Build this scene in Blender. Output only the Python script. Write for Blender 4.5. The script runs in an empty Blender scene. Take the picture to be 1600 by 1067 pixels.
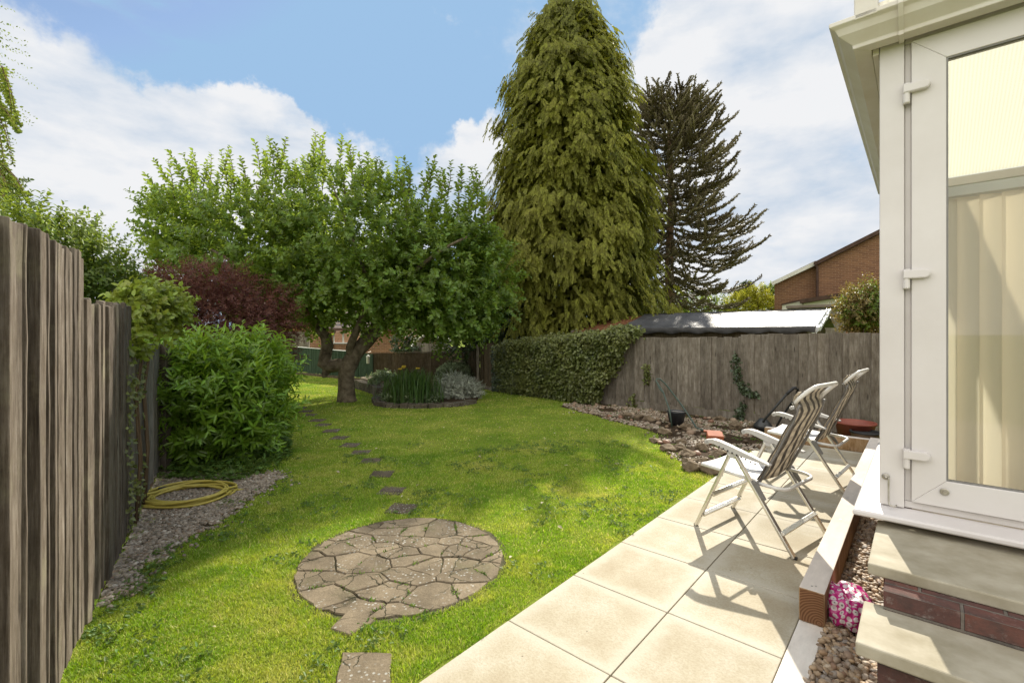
import bpy, bmesh, math, random
import numpy as np
from mathutils import Vector, Matrix, noise as mnoise

random.seed(7); rng = np.random.default_rng(11)
sc = bpy.context.scene
COL = sc.collection
# ------------------------------------------------------------------ survey
H, F, HY = 1.48, 730.0, 522.0
UX, UY = .6575, .7535                    # long direction of patio and house side
def P(px, py, d): return Vector(((px-800)*d/F, d, H-(py-HY)*d/F))
def G(px, py):
    d = H*F/(py-HY); return Vector(((px-800)*d/F, d, 0.0))
def ST(s, t, z=0.0): return Vector((UX*s+UY*t, UY*s-UX*t, z))
def SP(px, py, s):
    a = (px-800)/F; return P(px, py, s/(UX*a+UY))
def tof(p): return UY*p[0]-UX*p[1]
def sof(p): return UX*p[0]+UY*p[1]

# ------------------------------------------------------------------ tags
def tag(o, label=None, cat=None, group=None, kind=None):
    if label: o['label'] = label
    if cat: o['category'] = cat
    if group: o['group'] = group
    if kind: o['kind'] = kind
    return o
def empty(name, loc=(0,0,0), label=None, cat=None, group=None):
    o = bpy.data.objects.new(name, None); COL.objects.link(o); o.location = loc
    o.empty_display_size = .1
    return tag(o, label, cat, group)
def wloc(o):
    v = Vector(o.location)
    while o.parent: o = o.parent; v += o.location
    return v
def copy_tree(o, parent=None):
    c = o.copy(); COL.objects.link(c); c.parent = parent
    for ch in list(o.children): copy_tree(ch, c)
    return c

# ------------------------------------------------------------------ mesh builder
class MB:
    def __init__(s): s.v = []; s.f = []; s.n = 0
    def add(s, v, f):
        b = s.n; s.v.extend([tuple(p) for p in v]); s.f.extend([tuple(i+b for i in q) for q in f]); s.n += len(v)
    def box(s, c, size, ax=None):
        ax = ax or (Vector((1,0,0)), Vector((0,1,0)), Vector((0,0,1)))
        h = [x/2 for x in size]; c = Vector(c)
        v = [c+ax[0]*(h[0]*i)+ax[1]*(h[1]*j)+ax[2]*(h[2]*k) for i in (-1,1) for j in (-1,1) for k in (-1,1)]
        s.add(v, [(0,1,3,2),(4,6,7,5),(0,4,5,1),(2,3,7,6),(0,2,6,4),(1,5,7,3)])
    def bar(s, a, b, w, t, up=(0,0,1)):
        a = Vector(a); b = Vector(b); d = (b-a); L = d.length; d.normalize()
        x = d.cross(Vector(up))
        if x.length < 1e-4: x = d.cross(Vector((1,0,0)))
        x.normalize(); y = x.cross(d)
        s.box((a+b)/2, (w, t, L), (x, y, d))
    def st(s, s0, s1, t0, t1, z0, z1):
        s.box(ST((s0+s1)/2, (t0+t1)/2, (z0+z1)/2), (abs(s1-s0), abs(t1-t0), z1-z0), (Vector((UX,UY,0)), Vector((UY,-UX,0)), Vector((0,0,1))))
    def tube(s, pts, r, seg=8, cap=True, jit=0.0):
        pts = [Vector(p) for p in pts]; n = len(pts)
        if not hasattr(r, '__len__'): r = [r]*n
        ref = None; v = []; f = []
        for i, p in enumerate(pts):
            d = (pts[min(i+1,n-1)]-pts[max(i-1,0)]).normalized()
            if ref is None:
                ref = d.cross(Vector((.3,.5,.81))).normalized()
                if ref.length < .5: ref = d.cross(Vector((1,0,0))).normalized()
            x = (ref-d*ref.dot(d)).normalized(); ref = x; y = d.cross(x)
            for k in range(seg):
                a = 2*math.pi*k/seg; q = r[i]*(1+(random.uniform(-jit,jit) if jit else 0))
                v.append(p+x*(q*math.cos(a))+y*(q*math.sin(a)))
        for i in range(n-1):
            for k in range(seg):
                k2 = (k+1)%seg
                f.append((i*seg+k, i*seg+k2, (i+1)*seg+k2, (i+1)*seg+k))
        if cap:
            f.append(tuple(range(seg))[::-1]); f.append(tuple((n-1)*seg+k for k in range(seg)))
        s.add(v, f)
    def lathe(s, c, prof, seg=24):
        c = Vector(c); v = []; f = []; n = len(prof)
        for (r, z) in prof:
            for k in range(seg):
                a = 2*math.pi*k/seg; v.append(c+Vector((r*math.cos(a), r*math.sin(a), z)))
        for i in range(n-1):
            for k in range(seg):
                k2 = (k+1)%seg; f.append((i*seg+k, i*seg+k2, (i+1)*seg+k2, (i+1)*seg+k))
        f.append(tuple(range(seg))[::-1]); f.append(tuple((n-1)*seg+k for k in range(seg)))
        s.add(v, f)
    def poly(s, pts, z0, z1):
        n = len(pts)
        v = [(p[0],p[1],z0) for p in pts]+[(p[0],p[1],z1) for p in pts]
        s.add(v, [tuple(range(n))[::-1], tuple(range(n,2*n))]+[(i,(i+1)%n,n+(i+1)%n,n+i) for i in range(n)])
    def extrude(s, prof, a, b, xdir, zdir=(0,0,1), ma=0, mb=0):
        # closed profile (o, z) swept from a to b; o runs along xdir; ma/mb mitre the ends per unit of o
        a = Vector(a); b = Vector(b); d = (b-a).normalized(); x = Vector(xdir); z = Vector(zdir); n = len(prof)
        v = [a+x*o+z*h-d*(ma*o) for (o,h) in prof]+[b+x*o+z*h+d*(mb*o) for (o,h) in prof]
        s.add(v, [tuple(range(n))[::-1], tuple(range(n,2*n))]+[(i,(i+1)%n,n+(i+1)%n,n+i) for i in range(n)])
    def build(s, name, mat, parent=None, smooth=False, bevel=0, seg=2, label=None, sub=0):
        off = wloc(parent) if parent else Vector((0,0,0))
        me = bpy.data.meshes.new(name)
        me.from_pydata([(p[0]-off[0], p[1]-off[1], p[2]-off[2]) for p in s.v], [], s.f)
        bm = bmesh.new(); bm.from_mesh(me); bmesh.ops.recalc_face_normals(bm, faces=bm.faces)
        uv = bm.loops.layers.uv.new('UVMap')
        for fc in bm.faces:
            nn = fc.normal
            if abs(nn.z) < .75:
                t = Vector((-nn.y, nn.x, 0)).normalized()
                if t.length < .5: t = Vector((1,0,0))
                for lp in fc.loops:
                    p = lp.vert.co+off; lp[uv].uv = (p.dot(t), p.z)
            else:
                for lp in fc.loops:
                    p = lp.vert.co+off; lp[uv].uv = (UY*p.x-UX*p.y, UX*p.x+UY*p.y)
        bm.to_mesh(me); bm.free()
        if smooth: me.polygons.foreach_set('use_smooth', [True]*len(me.polygons))
        o = bpy.data.objects.new(name, me); COL.objects.link(o)
        if mat: me.materials.append(mat)
        if parent: o.parent = parent
        if bevel:
            m = o.modifiers.new('edge', 'BEVEL'); m.width = bevel; m.segments = seg; m.limit_method = 'ANGLE'
        if sub:
            m = o.modifiers.new('soft', 'SUBSURF'); m.levels = sub; m.render_levels = sub
        if label: o['label'] = label
        return o

def np_mesh(name, V, Fq, mat, parent=None, smooth=False):
    """V (n,3) array, Fq (m,k) array of equal sized faces"""
    off = np.array(wloc(parent)) if parent else np.zeros(3)
    V = np.ascontiguousarray(V-off, dtype=np.float32); Fq = np.ascontiguousarray(Fq, dtype=np.int32)
    me = bpy.data.meshes.new(name); k = Fq.shape[1]
    me.vertices.add(len(V)); me.vertices.foreach_set('co', V.ravel())
    me.loops.add(Fq.size); me.loops.foreach_set('vertex_index', Fq.ravel())
    me.polygons.add(len(Fq)); me.polygons.foreach_set('loop_start', np.arange(0, Fq.size, k, dtype=np.int32))
    if smooth: me.polygons.foreach_set('use_smooth', np.ones(len(Fq), dtype=bool))
    me.update(calc_edges=True)
    o = bpy.data.objects.new(name, me); COL.objects.link(o)
    if mat: me.materials.append(mat)
    if parent: o.parent = parent
    return o

def norm(a): return a/np.maximum(np.linalg.norm(a, axis=-1, keepdims=True), 1e-9)
def rvec(n): return norm(rng.normal(size=(n,3)))

def leaves(name, C, A, N, L, W, mat, parent=None, fold=.18, droop=.12):
    A = norm(A); S = norm(np.cross(A, N)); N = np.cross(S, A)
    L = np.broadcast_to(L, (len(C),))[:,None]; W = np.broadcast_to(W, (len(C),))[:,None]
    up = N*(W*fold); dn = N*(L*droop)
    b = C; t = C+A*L-dn
    m1 = C+A*(L*.3); m2 = C+A*(L*.66)-dn*.4
    V = np.stack([b, m1+S*W*.46+up, m2+S*W*.42+up, t, m2-S*W*.42+up, m1-S*W*.46+up], axis=1).reshape(-1,3)
    i = np.arange(len(C))[:,None]*6
    Fq = np.concatenate([i+np.array([[0,3,2,1]]), i+np.array([[0,5,4,3]])])
    return np_mesh(name, V, Fq, mat, parent)

def shoot_leaves(B, D, Ln, n, lsize, lw, spread=.9, curve=None):
    """leaves spiralled along shoots: B base, D dir, Ln length; returns C, A, N, L, W"""
    S = len(B); D = norm(D)
    t = (np.arange(n)+.6)/n
    cv = np.zeros_like(D) if curve is None else curve
    pos = B[:,None,:]+D[:,None,:]*(Ln[:,None]*t)[:,:,None]+cv[:,None,:]*((t**2)[None,:,None]*Ln[:,None,None])
    x = norm(np.cross(D, rvec(S))); y = np.cross(D, x)
    ang = (np.arange(n)*2.4)[None,:]+rng.uniform(0,6.3,(S,1))+rng.normal(0,.3,(S,n))
    out = x[:,None,:]*np.cos(ang)[:,:,None]+y[:,None,:]*np.sin(ang)[:,:,None]
    A = norm(out*spread+D[:,None,:]*.75+rng.normal(0,.22,(S,n,3)))
    N = norm(D[:,None,:]*.9-out*.5+np.array([0,0,.5])+rng.normal(0,.3,(S,n,3)))
    L = lsize*rng.uniform(.65,1.2,(S,n))*(1.05-.35*t[None,:]); W = L*lw
    r = lambda q: q.reshape(-1, q.shape[-1])
    return r(pos), r(A), r(N), L.ravel(), W.ravel()
def cat(*parts): return [np.concatenate(x) for x in zip(*parts)]

def ell_points(c, r, n, inner=.0, power=.5):
    d = rvec(n); q = inner+(1-inner)*rng.uniform(0,1,(n,1))**power
    return np.array(c)+d*q*np.array(r), d

# ------------------------------------------------------------------ materials
def newmat(name):
    m = bpy.data.materials.new(name); m.use_nodes = True; nt = m.node_tree; nt.nodes.clear()
    return m, nt, nt.nodes, nt.links
def N_(ns, typ, **kw):
    n = ns.new(typ)
    for k, v in kw.items():
        if k.startswith('i_'): n.inputs[k[2:].replace('_',' ')].default_value = v
        else: setattr(n, k, v)
    return n
def c4(c): return (c[0], c[1], c[2], 1.0)
def ramp(ns, ln, fac, stops):
    r = ns.new('ShaderNodeValToRGB'); e = r.color_ramp.elements
    while len(e) < len(stops): e.new(.5)
    for i, (p, c) in enumerate(stops): e[i].position = p; e[i].color = c4(c)
    ln.new(fac, r.inputs['Fac']); return r.outputs['Color']
def mixc(ns, ln, fac, a, b, mode='MIX'):
    m = ns.new('ShaderNodeMix'); m.data_type = 'RGBA'; m.blend_type = mode
    for sock, val in ((m.inputs[0], fac), (m.inputs[6], a), (m.inputs[7], b)):
        if hasattr(val, 'links'): ln.new(val, sock)
        elif hasattr(val, '__len__'): sock.default_value = c4(val)
        else: sock.default_value = val
    return m.outputs[2]
def math_(ns, ln, op, a, b=None, clamp=False):
    m = ns.new('ShaderNodeMath'); m.operation = op; m.use_clamp = clamp
    for i, v in enumerate((a, b)):
        if v is None: continue
        if hasattr(v, 'links'): ln.new(v, m.inputs[i])
        else: m.inputs[i].default_value = v
    return m.outputs[0]
def noise_(ns, ln, vec, scale, detail=4, rough=.55, out='Fac'):
    n = ns.new('ShaderNodeTexNoise'); n.inputs['Scale'].default_value = scale
    n.inputs['Detail'].default_value = detail; n.inputs['Roughness'].default_value = rough
    if vec is not None: ln.new(vec, n.inputs['Vector'])
    return n.outputs[out]
def mapping(ns, ln, vec, scale=(1,1,1), rot=(0,0,0), loc=(0,0,0)):
    m = ns.new('ShaderNodeMapping'); m.inputs['Scale'].default_value = scale; m.inputs['Rotation'].default_value = rot; m.inputs['Location'].default_value = loc
    ln.new(vec, m.inputs['Vector']); return m.outputs['Vector']
def hsv(ns, ln, col, h=.5, s=1, v=1):
    n = ns.new('ShaderNodeHueSaturation')
    for k, x in (('Hue',h),('Saturation',s),('Value',v)):
        if hasattr(x,'links'): ln.new(x, n.inputs[k])
        else: n.inputs[k].default_value = x
    ln.new(col, n.inputs['Color']); return n.outputs['Color']
def maprange(ns, ln, v, a, b, c, d, smooth=False):
    m = ns.new('ShaderNodeMapRange'); m.inputs[1].default_value = a; m.inputs[2].default_value = b; m.inputs[3].default_value = c; m.inputs[4].default_value = d
    if smooth: m.interpolation_type = 'SMOOTHSTEP'
    ln.new(v, m.inputs[0]); return m.outputs[0]
def finish(m, nt, col, rough=.7, spec=.3, bump=None, bstr=.3, bdist=.01, metal=0, coat=0):
    ns, ln = nt.nodes, nt.links
    p = ns.new('ShaderNodeBsdfPrincipled'); o = ns.new('ShaderNodeOutputMaterial'); ln.new(p.outputs[0], o.inputs[0])
    if hasattr(col,'links'): ln.new(col, p.inputs['Base Color'])
    else: p.inputs['Base Color'].default_value = c4(col)
    if hasattr(rough,'links'): ln.new(rough, p.inputs['Roughness'])
    else: p.inputs['Roughness'].default_value = rough
    p.inputs['Specular IOR Level'].default_value = spec; p.inputs['Metallic'].default_value = metal
    p.inputs['Coat Weight'].default_value = coat
    if bump is not None:
        b = ns.new('ShaderNodeBump'); b.inputs['Strength'].default_value = bstr; b.inputs['Distance'].default_value = bdist
        ln.new(bump, b.inputs['Height']); ln.new(b.outputs[0], p.inputs['Normal'])
    return m
def geo(ns): return ns.new('ShaderNodeNewGeometry')
def texco(ns, k='Object'): return ns.new('ShaderNodeTexCoord').outputs[k]

def mat_plain(name, c1, c2, scale=6, rough=.6, spec=.3, bstr=.15, bdist=.005, island=.0, metal=0, detail=6, coat=0):
    m, nt, ns, ln = newmat(name); co = texco(ns)
    n = noise_(ns, ln, co, scale, detail, .6)
    col = ramp(ns, ln, n, [(.3, c1), (.7, c2)])
    if island:
        col = hsv(ns, ln, col, v=maprange(ns, ln, geo(ns).outputs['Random Per Island'], 0, 1, 1-island, 1+island))
    b = noise_(ns, ln, co, scale*6, 5, .6)
    return finish(m, nt, col, rough, spec, b, bstr, bdist, metal, coat)

def mat_leaf(name, dark, light, trans, rough=.5, spec=.35, tfac=.4, hue=.03, clump=1.2):
    m, nt, ns, ln = newmat(name); g = geo(ns)
    rnd = g.outputs['Random Per Island']
    n = noise_(ns, ln, g.outputs['Position'], clump, 2, .5)
    f = math_(ns, ln, 'ADD', math_(ns, ln, 'MULTIPLY', rnd, .6), math_(ns, ln, 'MULTIPLY', math_(ns, ln, 'SUBTRACT', n, .3), 1.0), True)
    col = mixc(ns, ln, f, dark, light)
    col = hsv(ns, ln, col, h=maprange(ns, ln, rnd, 0, 1, .5-hue, .5+hue*.6), v=maprange(ns, ln, rnd, 0, 1, .8, 1.15))
    p = ns.new('ShaderNodeBsdfPrincipled'); p.inputs['Roughness'].default_value = rough; p.inputs['Specular IOR Level'].default_value = spec
    ln.new(col, p.inputs['Base Color'])
    t = ns.new('ShaderNodeBsdfTranslucent'); ln.new(mixc(ns, ln, .6, col, trans), t.inputs['Color'])
    mx = ns.new('ShaderNodeMixShader'); mx.inputs[0].default_value = tfac
    ln.new(p.outputs[0], mx.inputs[1]); ln.new(t.outputs[0], mx.inputs[2])
    o = ns.new('ShaderNodeOutputMaterial'); ln.new(mx.outputs[0], o.inputs[0])
    return m

def mat_wood(name, dark, mid, light, grain=60, rough=.85, bstr=.5, island=.25, lichen=None, green=0):
    m, nt, ns, ln = newmat(name); uv = texco(ns, 'UV'); g = geo(ns)
    rnd = g.outputs['Random Per Island']
    off = ns.new('ShaderNodeCombineXYZ'); ln.new(math_(ns, ln, 'MULTIPLY', rnd, 37.), off.inputs[0]); ln.new(math_(ns, ln, 'MULTIPLY', rnd, 91.), off.inputs[1])
    va = ns.new('ShaderNodeVectorMath'); ln.new(uv, va.inputs[0]); ln.new(off.outputs[0], va.inputs[1])
    v = mapping(ns, ln, va.outputs[0], (grain, 3.4, 1))
    n1 = noise_(ns, ln, v, 1.6, 6, .65)
    n2 = noise_(ns, ln, mapping(ns, ln, va.outputs[0], (9, 1.1, 1)), 1.0, 5, .6)
    f = math_(ns, ln, 'ADD', math_(ns, ln, 'MULTIPLY', n1, .55), math_(ns, ln, 'MULTIPLY', n2, .45))
    col = ramp(ns, ln, f, [(.33, dark), (.5, mid), (.68, light)])
    bl_ = noise_(ns, ln, mapping(ns, ln, va.outputs[0], (16, 6, 1)), 1.0, 6, .72)
    col = hsv(ns, ln, col, s=maprange(ns, ln, bl_, .3, .7, 1.15, .8), v=maprange(ns, ln, bl_, .3, .7, .62, 1.3))
    # knots
    vo = ns.new('ShaderNodeTexVoronoi'); vo.inputs['Scale'].default_value = 1.0
    ln.new(mapping(ns, ln, va.outputs[0], (9, 2.2, 1)), vo.inputs['Vector'])
    kn = maprange(ns, ln, vo.outputs['Distance'], .05, .13, .75, 0)
    col = mixc(ns, ln, kn, col, tuple(x*.35 for x in dark))
    if lichen:
        l = maprange(ns, ln, noise_(ns, ln, g.outputs['Position'], 3.1, 6, .7), .55, .7, 0, .7)
        col = mixc(ns, ln, l, col, lichen)
    col = hsv(ns, ln, col, v=maprange(ns, ln, rnd, 0, 1, 1-island, 1+island))
    return finish(m, nt, col, rough, .2, n1, bstr, .006)

def mat_brick(name, b1, b2, mortar, scale=1.0, bstr=.6, grime=0):
    m, nt, ns, ln = newmat(name); uv = texco(ns, 'UV')
    br = ns.new('ShaderNodeTexBrick'); br.inputs['Scale'].default_value = scale
    br.inputs['Brick Width'].default_value = .225; br.inputs['Row Height'].default_value = .075; br.inputs['Mortar Size'].default_value = .006
    br.inputs['Mortar Smooth'].default_value = .3; br.inputs['Bias'].default_value = 0
    br.inputs['Color1'].default_value = c4(b1); br.inputs['Color2'].default_value = c4(b2); br.inputs['Mortar'].default_value = c4(mortar)
    ln.new(uv, br.inputs['Vector'])
    n = noise_(ns, ln, uv, 22, 6, .7)
    col = mixc(ns, ln, .5, br.outputs['Color'], ramp(ns, ln, n, [(.3,(.35,.35,.35)),(.7,(.85,.85,.85))]), 'OVERLAY')
    if grime:
        col = mixc(ns, ln, maprange(ns, ln, noise_(ns, ln, uv, 7, 8, .7), .42, .66, 0, grime), col, (.05,.045,.042))
        col = mixc(ns, ln, maprange(ns, ln, noise_(ns, ln, uv, 17, 6, .75), .55, .7, 0, grime*.8), col, (.26,.235,.21))
    h = math_(ns, ln, 'ADD', math_(ns, ln, 'MULTIPLY', br.outputs['Fac'], -1.0), math_(ns, ln, 'MULTIPLY', n, .35))
    return finish(m, nt, col, .9, .15, h, bstr, .01)

def mat_grass():
    m, nt, ns, ln = newmat('grass_blades'); g = geo(ns); pos = g.outputs['Position']; rnd = g.outputs['Random Per Island']
    n1 = noise_(ns, ln, pos, 1.3, 5, .65); n2 = noise_(ns, ln, pos, 7, 3, .6)
    f = math_(ns, ln, 'ADD', math_(ns, ln, 'MULTIPLY', n1, .7), math_(ns, ln, 'MULTIPLY', n2, .3))
    base = ramp(ns, ln, f, [(.36,(.145,.265,.027)),(.46,(.22,.335,.04)),(.57,(.36,.405,.075)),(.70,(.53,.48,.17))])
    dry = maprange(ns, ln, rnd, .86, .93, 0, .75)
    base = mixc(ns, ln, dry, base, (.48,.42,.18))
    col = hsv(ns, ln, base, v=maprange(ns, ln, rnd, 0, .9, .7, 1.3))
    p = ns.new('ShaderNodeBsdfPrincipled'); p.inputs['Roughness'].default_value = .55; p.inputs['Specular IOR Level'].default_value = .25
    ln.new(col, p.inputs['Base Color'])
    t = ns.new('ShaderNodeBsdfTranslucent'); ln.new(hsv(ns, ln, col, s=1.15, v=1.5), t.inputs['Color'])
    mx = ns.new('ShaderNodeMixShader'); mx.inputs[0].default_value = .42
    ln.new(p.outputs[0], mx.inputs[1]); ln.new(t.outputs[0], mx.inputs[2])
    o = ns.new('ShaderNodeOutputMaterial'); ln.new(mx.outputs[0], o.inputs[0]); return m

def mat_lawn():
    m, nt, ns, ln = newmat('lawn_turf'); pos = geo(ns).outputs['Position']
    n1 = noise_(ns, ln, pos, 1.3, 5, .65); n2 = noise_(ns, ln, pos, 60, 4, .7)
    f = math_(ns, ln, 'ADD', math_(ns, ln, 'MULTIPLY', n1, .6), math_(ns, ln, 'MULTIPLY', n2, .4))
    col = ramp(ns, ln, f, [(.36,(.12,.18,.022)),(.5,(.18,.235,.03)),(.66,(.27,.28,.06))])
    return finish(m, nt, col, .95, .05, n2, .9, .02)

SLAB0 = sof(G(794.7,970.7))
def mat_slab():
    m, nt, ns, ln = newmat('sandstone_slabs'); g = geo(ns); pos = g.outputs['Position']; rnd = g.outputs['Random Per Island']
    n1 = noise_(ns, ln, pos, 2.2, 6, .62); n2 = noise_(ns, ln, mapping(ns, ln, pos, (1,1,1), (0,0,.7)), 90, 3, .7); n3 = noise_(ns, ln, pos, 9, 6, .7)
    f = math_(ns, ln, 'ADD', math_(ns, ln, 'MULTIPLY', n1, .65), math_(ns, ln, 'MULTIPLY', n3, .35))
    col = ramp(ns, ln, f, [(.32,(.335,.28,.19)),(.5,(.40,.355,.26)),(.66,(.48,.445,.36))])
    col = mixc(ns, ln, maprange(ns, ln, n2, .36, .6, .34, 0), col, (.24,.19,.11))
    col = hsv(ns, ln, col, v=maprange(ns, ln, rnd, 0, 1, .93, 1.06))
    uvs = ns.new('ShaderNodeSeparateXYZ'); ln.new(texco(ns, 'UV'), uvs.inputs[0])
    def edge_d(v, o_, p_): return math_(ns, ln, 'MULTIPLY', math_(ns, ln, 'SUBTRACT', .5, math_(ns, ln, 'ABSOLUTE', math_(ns, ln, 'SUBTRACT', math_(ns, ln, 'FRACT', math_(ns, ln, 'DIVIDE', math_(ns, ln, 'SUBTRACT', v, o_), p_)), .5))), p_)
    de = math_(ns, ln, 'MINIMUM', edge_d(uvs.outputs[1], SLAB0-.003, .604), edge_d(uvs.outputs[0], -1.598, .592))
    de = math_(ns, ln, 'ADD', de, math_(ns, ln, 'MULTIPLY', math_(ns, ln, 'SUBTRACT', n3, .5), .2))
    col = mixc(ns, ln, maprange(ns, ln, de, .015, .11, .38, 0, True), col, (.56,.53,.45))     # pale lime bloom along slab margins
    col = mixc(ns, ln, maprange(ns, ln, de, -.03, -.01, .25, 0, True), col, (.16,.125,.07))
    spots = ns.new('ShaderNodeTexVoronoi'); spots.inputs['Scale'].default_value = 7; ln.new(pos, spots.inputs['Vector'])
    col = mixc(ns, ln, maprange(ns, ln, spots.outputs['Distance'], .025, .04, .7, 0), col, (.1,.08,.05))
    return finish(m, nt, col, .78, .22, n2, .5, .004)

def mat_crazy(name, c, lich=(.42,.42,.38)):
    m, nt, ns, ln = newmat(name); g = geo(ns); pos = g.outputs['Position']; rnd = g.outputs['Random Per Island']
    n1 = noise_(ns, ln, pos, 5, 6, .65); n2 = noise_(ns, ln, pos, 70, 4, .75)
    col = ramp(ns, ln, n1, [(.3, tuple(x*.62 for x in c)), (.5, c), (.72, tuple(x*1.35 for x in c))])
    col = mixc(ns, ln, maprange(ns, ln, n2, .3, .7, .45, 0), col, tuple(x*.3 for x in c))
    v = ns.new('ShaderNodeTexVoronoi'); v.inputs['Scale'].default_value = 38; ln.new(pos, v.inputs['Vector'])
    patch = maprange(ns, ln, noise_(ns, ln, pos, 3.4, 4, .6), .44, .58, 0, 1)
    li = math_(ns, ln, 'MULTIPLY', maprange(ns, ln, v.outputs['Distance'], .18, .3, .8, 0), patch)
    col = mixc(ns, ln, li, col, lich)
    col = mixc(ns, ln, maprange(ns, ln, noise_(ns, ln, pos, 2.3, 5, .7), .56, .7, 0, .45), col, (.075,.085,.03))
    wp = ns.new('ShaderNodeVectorMath'); ln.new(pos, wp.inputs[0]); sc2 = ns.new('ShaderNodeVectorMath'); sc2.operation = 'SCALE'; sc2.inputs['Scale'].default_value = .12; ln.new(noise_(ns, ln, pos, 6, 5, .6, 'Color'), sc2.inputs[0]); ln.new(sc2.outputs[0], wp.inputs[1])
    ed = ns.new('ShaderNodeTexVoronoi'); ed.feature = 'DISTANCE_TO_EDGE'; ed.inputs['Scale'].default_value = 5.5; ln.new(wp.outputs[0], ed.inputs['Vector'])
    brk = math_(ns, ln, 'MULTIPLY', maprange(ns, ln, ed.outputs['Distance'], .008, .022, .85, 0), maprange(ns, ln, noise_(ns, ln, pos, 4.1, 2), .45, .55, 0, 1))
    col = mixc(ns, ln, brk, col, (.03,.032,.015))
    col = hsv(ns, ln, col, v=maprange(ns, ln, rnd, 0, 1, .8, 1.15))
    hh = math_(ns, ln, 'SUBTRACT', n2, math_(ns, ln, 'MULTIPLY', brk, 1.5))
    return finish(m, nt, col, .92, .15, hh, .7, .006)

def mat_pebble(name, stops):
    m, nt, ns, ln = newmat(name); g = geo(ns); rnd = g.outputs['Random Per Island']
    col = ramp(ns, ln, rnd, stops)
    n = noise_(ns, ln, g.outputs['Position'], 60, 4, .6)
    col = mixc(ns, ln, .35, col, ramp(ns, ln, n, [(.3,(.3,.3,.3)),(.7,(.8,.8,.8))]), 'OVERLAY')
    return finish(m, nt, col, .6, .35, n, .3, .003)

M = {}
M['grass'] = mat_grass(); M['lawn'] = mat_lawn(); M['slab'] = mat_slab()
M['crazy'] = mat_crazy('weathered_paving', (.215,.172,.115)); M['dark_stone'] = mat_crazy('old_stepping_stone', (.125,.10,.07))
M['soil'] = mat_plain('soil', (.035,.024,.014), (.075,.05,.03), 9, .95, .1, .8, .02)
M['pale_fence'] = mat_wood('weathered_pale', (.045,.034,.025), (.125,.10,.076), (.235,.2,.16), 80, bstr=1.0, island=.2, lichen=(.2,.18,.12))
M['board_fence'] = mat_wood('grey_board', (.09,.073,.057), (.17,.145,.112), (.31,.275,.225), 70, island=.22, lichen=(.12,.10,.075))
M['brown_fence'] = mat_wood('brown_board', (.05,.036,.02), (.09,.066,.036), (.14,.11,.065), 40)
M['green_fence'] = mat_wood('green_painted_board', (.02,.038,.02), (.032,.055,.028), (.045,.07,.038), 30, island=.12)
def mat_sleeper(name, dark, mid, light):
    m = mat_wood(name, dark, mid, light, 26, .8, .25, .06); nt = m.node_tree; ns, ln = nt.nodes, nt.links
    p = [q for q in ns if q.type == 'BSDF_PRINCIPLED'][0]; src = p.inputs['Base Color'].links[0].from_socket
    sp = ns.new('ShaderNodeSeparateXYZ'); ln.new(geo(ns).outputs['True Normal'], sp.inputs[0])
    pale = hsv(ns, ln, mixc(ns, ln, .6, src, (.68,.63,.56)), s=.75, v=1.12)     # upper face paler: glare of the sun put into the colour
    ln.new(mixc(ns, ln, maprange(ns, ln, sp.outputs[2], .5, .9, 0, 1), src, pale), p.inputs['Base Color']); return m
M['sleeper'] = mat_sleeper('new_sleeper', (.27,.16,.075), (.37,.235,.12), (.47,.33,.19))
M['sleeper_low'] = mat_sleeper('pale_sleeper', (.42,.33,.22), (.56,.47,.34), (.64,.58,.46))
M['endgrain'] = None
M['brick'] = mat_brick('red_brick', (.155,.065,.048), (.085,.045,.04), (.14,.12,.10), bstr=1.0, grime=.75)
M['brick_far'] = mat_brick('brown_brick', (.215,.11,.058), (.15,.075,.043), (.30,.21,.14), bstr=.3)
M['upvc'] = mat_plain('white_upvc', (.55,.515,.495), (.65,.62,.61), 1.7, .38, .4, .02, .002)
M['upvc_dirty'] = mat_plain('stained_upvc', (.58,.53,.46), (.68,.655,.63), 3.5, .45, .35, .03, .002)
M['white_wall'] = mat_plain('white_panel', (.62,.6,.52), (.72,.7,.64), 3, .7, .2)
M['step'] = mat_plain('step_stone', (.25,.22,.15), (.40,.365,.285), 7, .8, .2, .25, .004, detail=8)
M['metal'] = mat_plain('brushed_aluminium', (.68,.65,.58), (.8,.77,.7), 8, .32, .5, .04, .002, metal=.85)
M['white_metal'] = mat_plain('white_tube', (.72,.7,.66), (.8,.78,.74), 8, .35, .5, .02, .002)
M['arm_plastic'] = mat_plain('pale_plastic', (.45,.435,.41), (.54,.52,.49), 8, .4, .4, .03, .002)
M['grey_plastic'] = mat_plain('grey_plastic', (.16,.155,.15), (.22,.21,.2), 8, .45, .4, .05, .002)
M['steel'] = mat_plain('rusty_steel', (.3,.27,.22), (.5,.47,.42), 40, .4, .5, .1, .002, metal=.8)
M['rubber'] = mat_plain('black_rubber', (.015,.015,.016), (.03,.03,.03), 8, .55, .4)
M['tube_green'] = mat_plain('green_tube', (.04,.065,.05), (.07,.1,.075), 20, .4, .5)
M['tube_dark'] = mat_plain('dark_tube', (.02,.021,.022), (.04,.042,.04), 20, .4, .5)
M['black_plastic'] = mat_plain('black_bucket', (.02,.021,.025), (.045,.046,.05), 5, .35, .5)
M['terracotta'] = mat_plain('terracotta', (.30,.085,.04), (.40,.135,.065), 9, .75, .25, .2, .004)
M['red_plastic'] = mat_plain('red_tub', (.22,.055,.035), (.28,.08,.05), 5, .5, .4)
M['brown_pot'] = mat_plain('brown_pot', (.09,.055,.03), (.15,.095,.05), 5, .5, .4)
M['rock'] = mat_plain('ironstone', (.085,.062,.038), (.225,.17,.11), 11, .9, .2, .7, .012, island=.25)
M['hose'] = mat_plain('yellow_hose', (.36,.29,.045), (.47,.39,.09), 14, .5, .4)
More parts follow.
